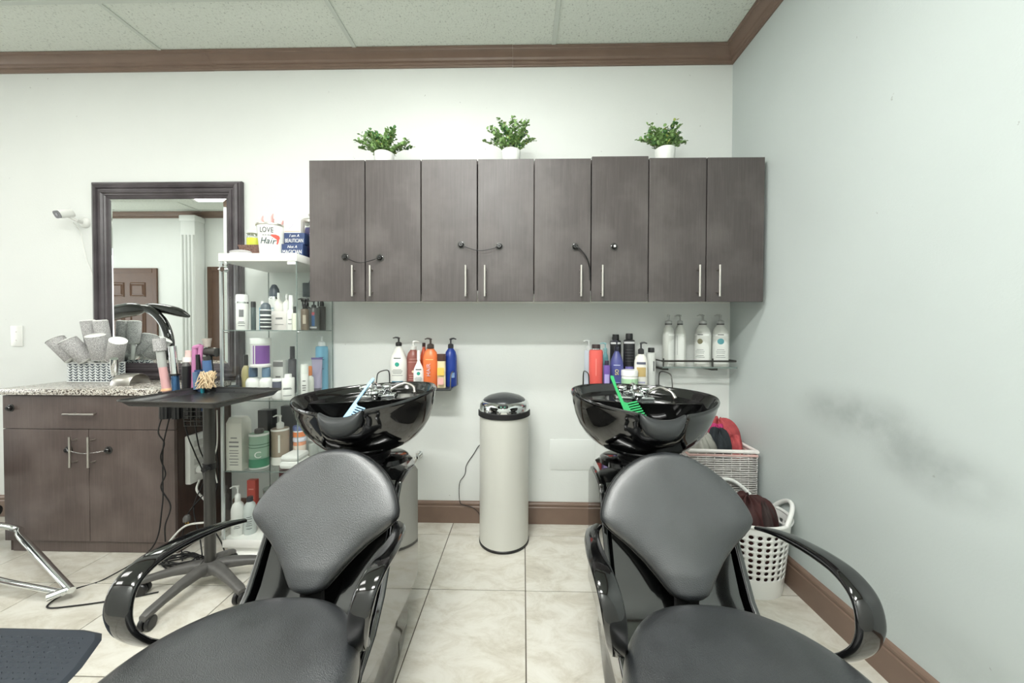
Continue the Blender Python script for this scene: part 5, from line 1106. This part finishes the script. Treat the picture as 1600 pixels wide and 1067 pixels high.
# ------------------------------------------------------------------ plants on the wall cabinets
LEAF = [mat('leaf_green', (78, 122, 66), .45), mat('leaf_light', (134, 168, 104), .45), mat('leaf_dark', (54, 92, 60), .5), mat('leaf_yellow', (166, 180, 92), .45)]
STEM = mat('stem', (86, 104, 60), .6)
LV = [(0, 0, 0), (.006, .003, .001), (.0075, .010, .002), (0, .017, 0), (-.0075, .010, .002), (-.006, .003, .001), (0, .009, -.0015)]; LFc = [(0, 1, 6), (1, 2, 6), (2, 3, 6), (3, 4, 6), (4, 5, 6), (5, 0, 6)]
lm = []
for k in range(4):
    q = MB().add([(0, 0, 0), (.006, .003, .001), (.0075, .010, .002), (0, .017, 0), (-.0075, .010, .002), (-.006, .003, .001), (0, .009, -.0015)], [(0, 1, 6), (1, 2, 6), (2, 3, 6), (3, 4, 6), (4, 5, 6), (5, 0, 6)])
    o = obj('leaf', q, LEAF[k]); lm.append(o.data); bpy.data.objects.remove(o)
def plant(lab, x, y, zt, hh, spreadl, spreadr, seed, nb=20, tilt=0):
    t = thing('potted_plant', lab, 'plant', (x, y, ZT+.002), 'small green potted plants on the wall cabinets')
    z0 = ZT+.002; r = .055
    pot = obj('pot', MB().lathe((x, y, z0), [(r*.86, 0), (r*.9, .003), (r, zt-.004), (r, zt), (r*.93, zt), (r*.85, zt-.02)], 36, cap=False).lathe((x, y, z0), [(r*.86, 0), (.001, 0)], 36, cap=False), CERAM, t, ang=40, label='white ribbed pot')
    obj('soil', MB().lathe((x, y, z0+zt-.022), [(r*.86, 0), (.001, .004)], 24, cap=False), mat('soil', (70, 58, 46), .9, bump=1, bscale=200), t)
    rd = random.Random(seed); sm = MB(); xm = MB(); c0 = 0; order = list(range(nb)); rd.shuffle(order)
    for i in order:
        u = (i+.5)/nb; a = -1+2*u; sp = (spreadl if a < 0 else spreadr)*abs(a)**.75*rd.uniform(.75, 1.1)
        ex = x+math.copysign(sp, a); ey = y+rd.uniform(-.06, .05); ez = z0+zt+hh*(1-.50*abs(a)**1.6)*rd.uniform(.55, 1.0)
        b_ = Vector((x+a*.03, y+rd.uniform(-.02, .02), z0+zt-.02)); e = Vector((ex, ey, ez)); mid = b_.lerp(e, .5)+Vector((-math.copysign(.012, a), 0, .012))
        pts = catmull([b_, mid, e], 7); sm.tube(pts, .0015, 4)
        for j, p in enumerate(pts[4:]):
            for q in range(3):
                if c0 >= 280:
                    M_ = Matrix.Translation(p+Vector((rd.uniform(-.008, .008), rd.uniform(-.008, .008), rd.uniform(-.006, .008)))) @ Matrix.Rotation(rd.uniform(0, 6.28), 4, 'Z') @ Matrix.Rotation(rd.uniform(-.3, 1.4), 4, 'X') @ Matrix.Scale(rd.uniform(.8, 1.2), 4)
                    xm.add([M_ @ Vector(v) for v in LV], LFc); continue
                c0 += 1
                o = bpy.data.objects.new('leaf', lm[rd.choice([0, 0, 0, 1, 1, 2, 3])]); C.objects.link(o); o.parent = t
                o.location = p-t.location+Vector((rd.uniform(-.006, .006), rd.uniform(-.006, .006), rd.uniform(-.004, .008)))
                o.rotation_euler = (rd.uniform(-.3, 1.4), rd.uniform(-.8, .8), rd.uniform(0, 6.28)); s = rd.uniform(.85, 1.25); o.scale = (s, s, s)
    obj('stems', sm, STEM, t, kind='stuff'); obj('more_leaves', xm, LEAF[1], t, kind='stuff')
plant('wide bushy green plant in a white pot on the leftmost wall cabinet', -.802, 2.06, .092, .145, .165, .150, 11, 30)
plant('tall green plant in a white pot on the second wall cabinet', -.072, 2.06, .100, .195, .14, .135, 5, 28)
plant('round green plant in a white pot on the right wall cabinets', .800, 2.06, .105, .150, .145, .118, 9, 28)

# ------------------------------------------------------------------ corner: wicker hamper, laundry basket, clothes
t = thing('wicker_basket', 'tall white wicker hamper of towels in the right corner', 'basket', (1.09, 2.05, 0))
WK = mat('white_wicker', (216, 213, 210), .6, noise=((170, 164, 160), .6), bscale=40)
hx0, hx1, hy0, hy1, hz = .90, 1.262, 1.945, 2.245, .585
m_ = MB(); rd = random.Random(2)
per = [(hx0, hy0), (hx1, hy0), (hx1, hy1), (hx0, hy1)]
nz = 46
for k in range(nz):
    zz = .02+k*(hz-.04)/nz; P_ = []
    for i in range(4):
        a, b = per[i], per[(i+1) % 4]
        for j in range(8):
            f = j/8; off = .004*math.sin((j+k % 2)*PI)+rd.uniform(-.0015, .0015)
            nx, ny = (b[1]-a[1]), -(b[0]-a[0]); l_ = math.hypot(nx, ny); wv = .0010*(1 if (j+k) % 2 else -1)
            P_.append((a[0]+(b[0]-a[0])*f+nx/l_*(wv), a[1]+(b[1]-a[1])*f+ny/l_*(wv), zz+rd.uniform(-.0018, .0018)))
    m_.tube(P_, .0042, 4, close=True)
for i in range(4):
    a, b = per[i], per[(i+1) % 4]
    for j in range(8): m_.cyl((a[0]+(b[0]-a[0])*j/8, a[1]+(b[1]-a[1])*j/8, .0), (a[0]+(b[0]-a[0])*j/8, a[1]+(b[1]-a[1])*j/8, hz-.01), .0022, 5)
obj('weave', m_, WK, t, ang=180)
obj('inner_shell', MB().box(hx0+.006, hx1-.006, hy0+.006, hy1-.006, .01, hz-.06), colm((176, 170, 166), .8), t, smooth=False, label='pale inner lining')
obj('rim', MB().tube([(hx0, hy0, hz), (hx1, hy0, hz-.004), (hx1, hy1, hz), (hx0, hy1, hz+.004)], .011, 10, close=True), mat('white_braid', (226, 222, 218), .6, bump=1, bscale=90), t, label='braided white rim')
obj('rim', MB().tube([(hx0, hy0, hz-.022), (hx1, hy0, hz-.026), (hx1, hy1, hz-.022), (hx0, hy1, hz-.018)], .007, 8, close=True), mat('pink_braid', (206, 170, 164), .6), t, label='faint pink band')
CR = mat('coral_cloth', (186, 82, 84), .85, noise=((150, 60, 66), .8), bscale=25, bump=.6)
cloth('towel', 'coral red towel heaped on top of the wicker hamper', (1.155, 2.13, .50), .095, .085, .205, CR, 3, group=None, fr=.45)
cloth('towel', 'coral red towel drooping over the right side of the wicker hamper', (1.195, 2.06, .50), .052, .065, .135, CR, 8, fr=.4)
cloth('cloth_bundle', 'black fuzzy cloth bundle on top of the wicker hamper', (1.10, 2.02, .50), .05, .05, .175, mat('black_fleece', (38, 44, 48), .95, bump=1.2, bscale=160), 5, 'cloth', fr=.5)
cloth('cloth_bundle', 'magenta cloth peeking behind the black bundle', (1.115, 2.07, .50), .05, .05, .185, mat('magenta_cloth', (178, 48, 104), .8), 6, 'cloth', fr=.4)
cloth('plastic_bag', 'crumpled clear grey plastic bag at the left of the wicker hamper', (1.0, 2.05, .50), .085, .08, .165, mat('grey_bag', (150, 150, 142), .2), 12, 'bag', fr=.3)
# perforated laundry basket
t = thing('laundry_basket', 'white plastic laundry basket with round holes against the right wall', 'basket', (1.10, 1.80, 0))
lbx, lby = 1.108, 1.772
def lbp(a, h):   # wall radius at a height
    k = h/.345; rx = .148+.032*k; ry = .128+.030*k; return Vector((lbx+rx*math.cos(a), lby+ry*math.sin(a), h))
bm = bmesh.new(); NA, NZ = 30, 8; hz0, hz1 = .085, .31
def ringv(h): return [bm.verts.new(lbp(2*PI*i/(NA*8), h)) for i in range(NA*8)]
low = [ringv(h) for h in (.0, .006, .03, hz0)]; upg = [ringv(h) for h in (hz1, .330, .345)]
def band(a, b):
    n = len(a)
    for i in range(n): bm.faces.new((a[i], a[(i+1) % n], b[(i+1) % n], b[i]))
for a, b in zip(low[:-1], low[1:]): band(a, b)
for a, b in zip(upg[:-1], upg[1:]): band(a, b)
bm.faces.new(low[0][::-1])
# each cell: square border (8 verts per side) joined to a 16-gon hole
grid = {0: low[-1]}
dz = (hz1-hz0)/NZ
def cellborder(c, r):
    pass
rowsv = [low[-1]]
for r in range(1, NZ): rowsv.append(ringv(hz0+r*dz))
rowsv.append(upg[0])
cols = {}
for r in range(NZ):
    for c in range(NA): 
        cols[(c, r)] = [bm.verts.new(lbp(2*PI*c/NA, hz0+dz*(r+q/8))) for q in range(1, 8)]
for r in range(NZ):
    for c in range(NA):
        B = rowsv[r]; U = rowsv[r+1]; n = NA*8; i0 = c*8
        bor = [B[(i0+q) % n] for q in range(9)]+cols[((c+1) % NA, r)]+[U[(i0+8-q) % n] for q in range(9)]+cols[(c, r)][::-1]
        mh = hz0+dz*(r+.5); ma = 2*PI*(c+.5)/NA; R0 = .0094; rm = .155
        hole = []
        for k in range(len(bor)):
            a = -3*PI/4+2*PI*k/len(bor); hole.append(bm.verts.new(lbp(ma+R0*math.cos(a)/rm, mh+R0*math.sin(a))))
        for k in range(len(bor)): k2 = (k+1) % len(bor); bm.faces.new((bor[k], bor[k2], hole[k2], hole[k]))
bm.verts.index_update(); q = MB().add([v.co[:] for v in bm.verts], [[v.index for v in f.verts] for f in bm.faces]); bm.free()
o = obj('perforated_wall', q, WHITE, t, ang=50); sd = o.modifiers.new('solid', 'SOLIDIFY'); sd.thickness = .003; sd.offset = -1
def rimz(a): return .345+.0*a
obj('rim', MB().tube([tuple(lbp(2*PI*i/72, .345)) for i in range(72)], .008, 8, close=True), WHITE, t)
for (a0, a1, hh) in ((PI*.30, PI*.80, .095), (-PI*.34, PI*.12, .07)):
    P_ = []
    for i in range(17):
        f = i/16; a = a0+(a1-a0)*f; p = lbp(a, .345); p.z = .345+hh*math.sin(PI*f)**.8; o_ = (p-Vector((lbx, lby, p.z)))*.0; P_.append(tuple(p+o_))
    obj('handle', MB().tube(P_, .010, 10), WHITE, t, label='arched white handle')
MA = mat('maroon_cloth', (72, 34, 32), .75, noise=((46, 22, 22), .9), bscale=18, bump=.5)
cloth('garment', 'dark maroon garment heaped in the white laundry basket', (lbx+.002, lby+.004, .012), .136, .119, .40, MA, 21, 'clothing', folds=4, fr=.22)
cloth('garment', 'dark grey folded cloth on the maroon garment', (lbx+.055, lby-.015, .20), .065, .07, .20, mat('charcoal_cloth', (58, 46, 44), .85), 25, 'clothing', fr=.35)

# ------------------------------------------------------------------ anti-fatigue mat
t = thing('floor_mat', 'dark grey diamond plate anti-fatigue mat at the lower left', 'mat', (-2.4, 1.0, 0))
MATM = mat('mat_rubber', (62, 68, 76), .45, bscale=40)
mp_ = [(-3.3, .40), (-1.50, .40), (-1.50, .95), (-1.575, 1.18), (-1.60, 1.25), (-1.665, 1.365), (-1.70, 1.395), (-1.78, 1.408), (-3.3, 1.412)]
cxm, cym = -2.4, .9
obj('slab', MB().rings([[(a, b, 0) for a, b in mp_], [(a+(cxm-a)*.006, b+(cym-b)*.01, .007) for a, b in mp_], [(a+(cxm-a)*.016, b+(cym-b)*.03, .013) for a, b in mp_], [(a+(cxm-a)*.5, b+(cym-b)*.5, .013) for a, b in mp_]]), MATM, t, ang=25)
m_ = MB()
for i in range(90):
    for j in range(34):
        x_ = -3.28+i*.0205+(.01 if j % 2 else 0); y_ = .72+j*.0205
        lim = lerp1([.4, .95, 1.18, 1.25, 1.365, 1.4], [-1.52, -1.52, -1.60, -1.63, -1.70, -1.8], y_)
        if x_ > lim-.02 or y_ > 1.375: continue
        a = .6 if (i+j) % 2 else -.6; dx, dy = math.cos(a)*.0085, math.sin(a)*.0085; nx, ny = -math.sin(a)*.0022, math.cos(a)*.0022
        m_.add([(x_-dx, y_-dy, .0131), (x_+nx, y_+ny, .0131), (x_+dx, y_+dy, .0131), (x_-nx, y_-ny, .0131), (x_, y_, .0175)], [(0, 3, 4), (3, 2, 4), (2, 1, 4), (1, 0, 4)])
obj('raised_tread', m_, MATM, t, kind='stuff', smooth=False)
# ------------------------------------------------------------------ styling chair at the left edge of the frame
t = thing('styling_chair', 'black styling chair with a chrome footrest cut off by the left edge', 'chair', (-3.05, 1.62, 0))
obj('chrome_tube', MB().tube(catmull([(-3.05, 1.62, .24), (-2.80, 1.78, .215), (-2.70, 1.84, .165), (-2.62, 1.80, .150), (-2.35, 1.69, .10), (-2.04, 1.56, .05)], 6), .015, 12).tube(catmull([(-3.05, 1.50, .2), (-2.75, 1.57, .13), (-2.58, 1.60, .105), (-2.40, 1.58, .075), (-2.06, 1.55, .045)], 6), .012, 12), CHROME, t, label='bent chrome footrest tubing')
obj('foot_bar', MB().tube([(-2.06, 1.565, .05), (-2.10, 1.52, .045)], .016, 10), CHROME, t)
obj('seat', MB().box(-3.40, -2.86, 1.42, 1.90, .40, .50, bev=.04), LEATHER, t)
obj('backrest', MB().box(-3.42, -2.87, 1.36, 1.44, .52, .95, bev=.035), LEATHER, t)
obj('foot_pad', MB().tube([(-3.05, 1.78, .26), (-2.80, 1.83, .262)], [.035, .032], 16), BLACK, t)
obj('armrest', MB().tube(catmull([(-3.0, 1.82, .44), (-2.86, 1.86, .50), (-2.84, 1.82, .60), (-2.9, 1.7, .66), (-2.95, 1.5, .68)], 6), .013, 10), GLOSS, t)
obj('column', MB().cyl((-3.12, 1.65, .05), (-3.12, 1.65, .40), .035, 20), CHROME, t)
obj('round_base', MB().lathe((-3.12, 1.62, 0), [(.28, 0), (.28, .01), (.20, .03), (.06, .05)], 48), CHROME, t)
# black hooded processor, reflected in the mirror
t = thing('hair_processor', 'glossy black hooded hair processor reflected in the mirror', 'hair dryer', (-3.95, .75, 0))
def pod(a, b, r0): return MB().tube(catmull([a, Vector(a).lerp(Vector(b), .3)+Vector((0, 0, .03)), Vector(a).lerp(Vector(b), .7)+Vector((0, 0, .03)), b], 6), [r0*q for q in ([.35, .6, .78, .88, .94, .98]+[1]*7+[.97, .9, .8, .66, .5, .3])], 16)
obj('hood', pod((-4.55, .80, 1.34), (-4.02, .80, 1.45), .075), GLOSS, t); obj('arm', pod((-4.15, .72, 1.47), (-3.62, .72, 1.38), .05), GLOSS, t)
obj('hood_ring', MB().tube(catmull([(-4.2, .78, 1.46), (-4.0, .78, 1.45), (-3.85, .78, 1.32), (-3.78, .78, 1.12), (-3.80, .78, .95)], 6), .042, 14), GLOSS, t)
obj('stand', MB().cyl((-3.82, .78, .05), (-3.82, .78, 1.0), .02, 16).lathe((-3.82, .78, 0), [(.24, 0), (.24, .02), (.05, .05)], 32), BLACK, t)
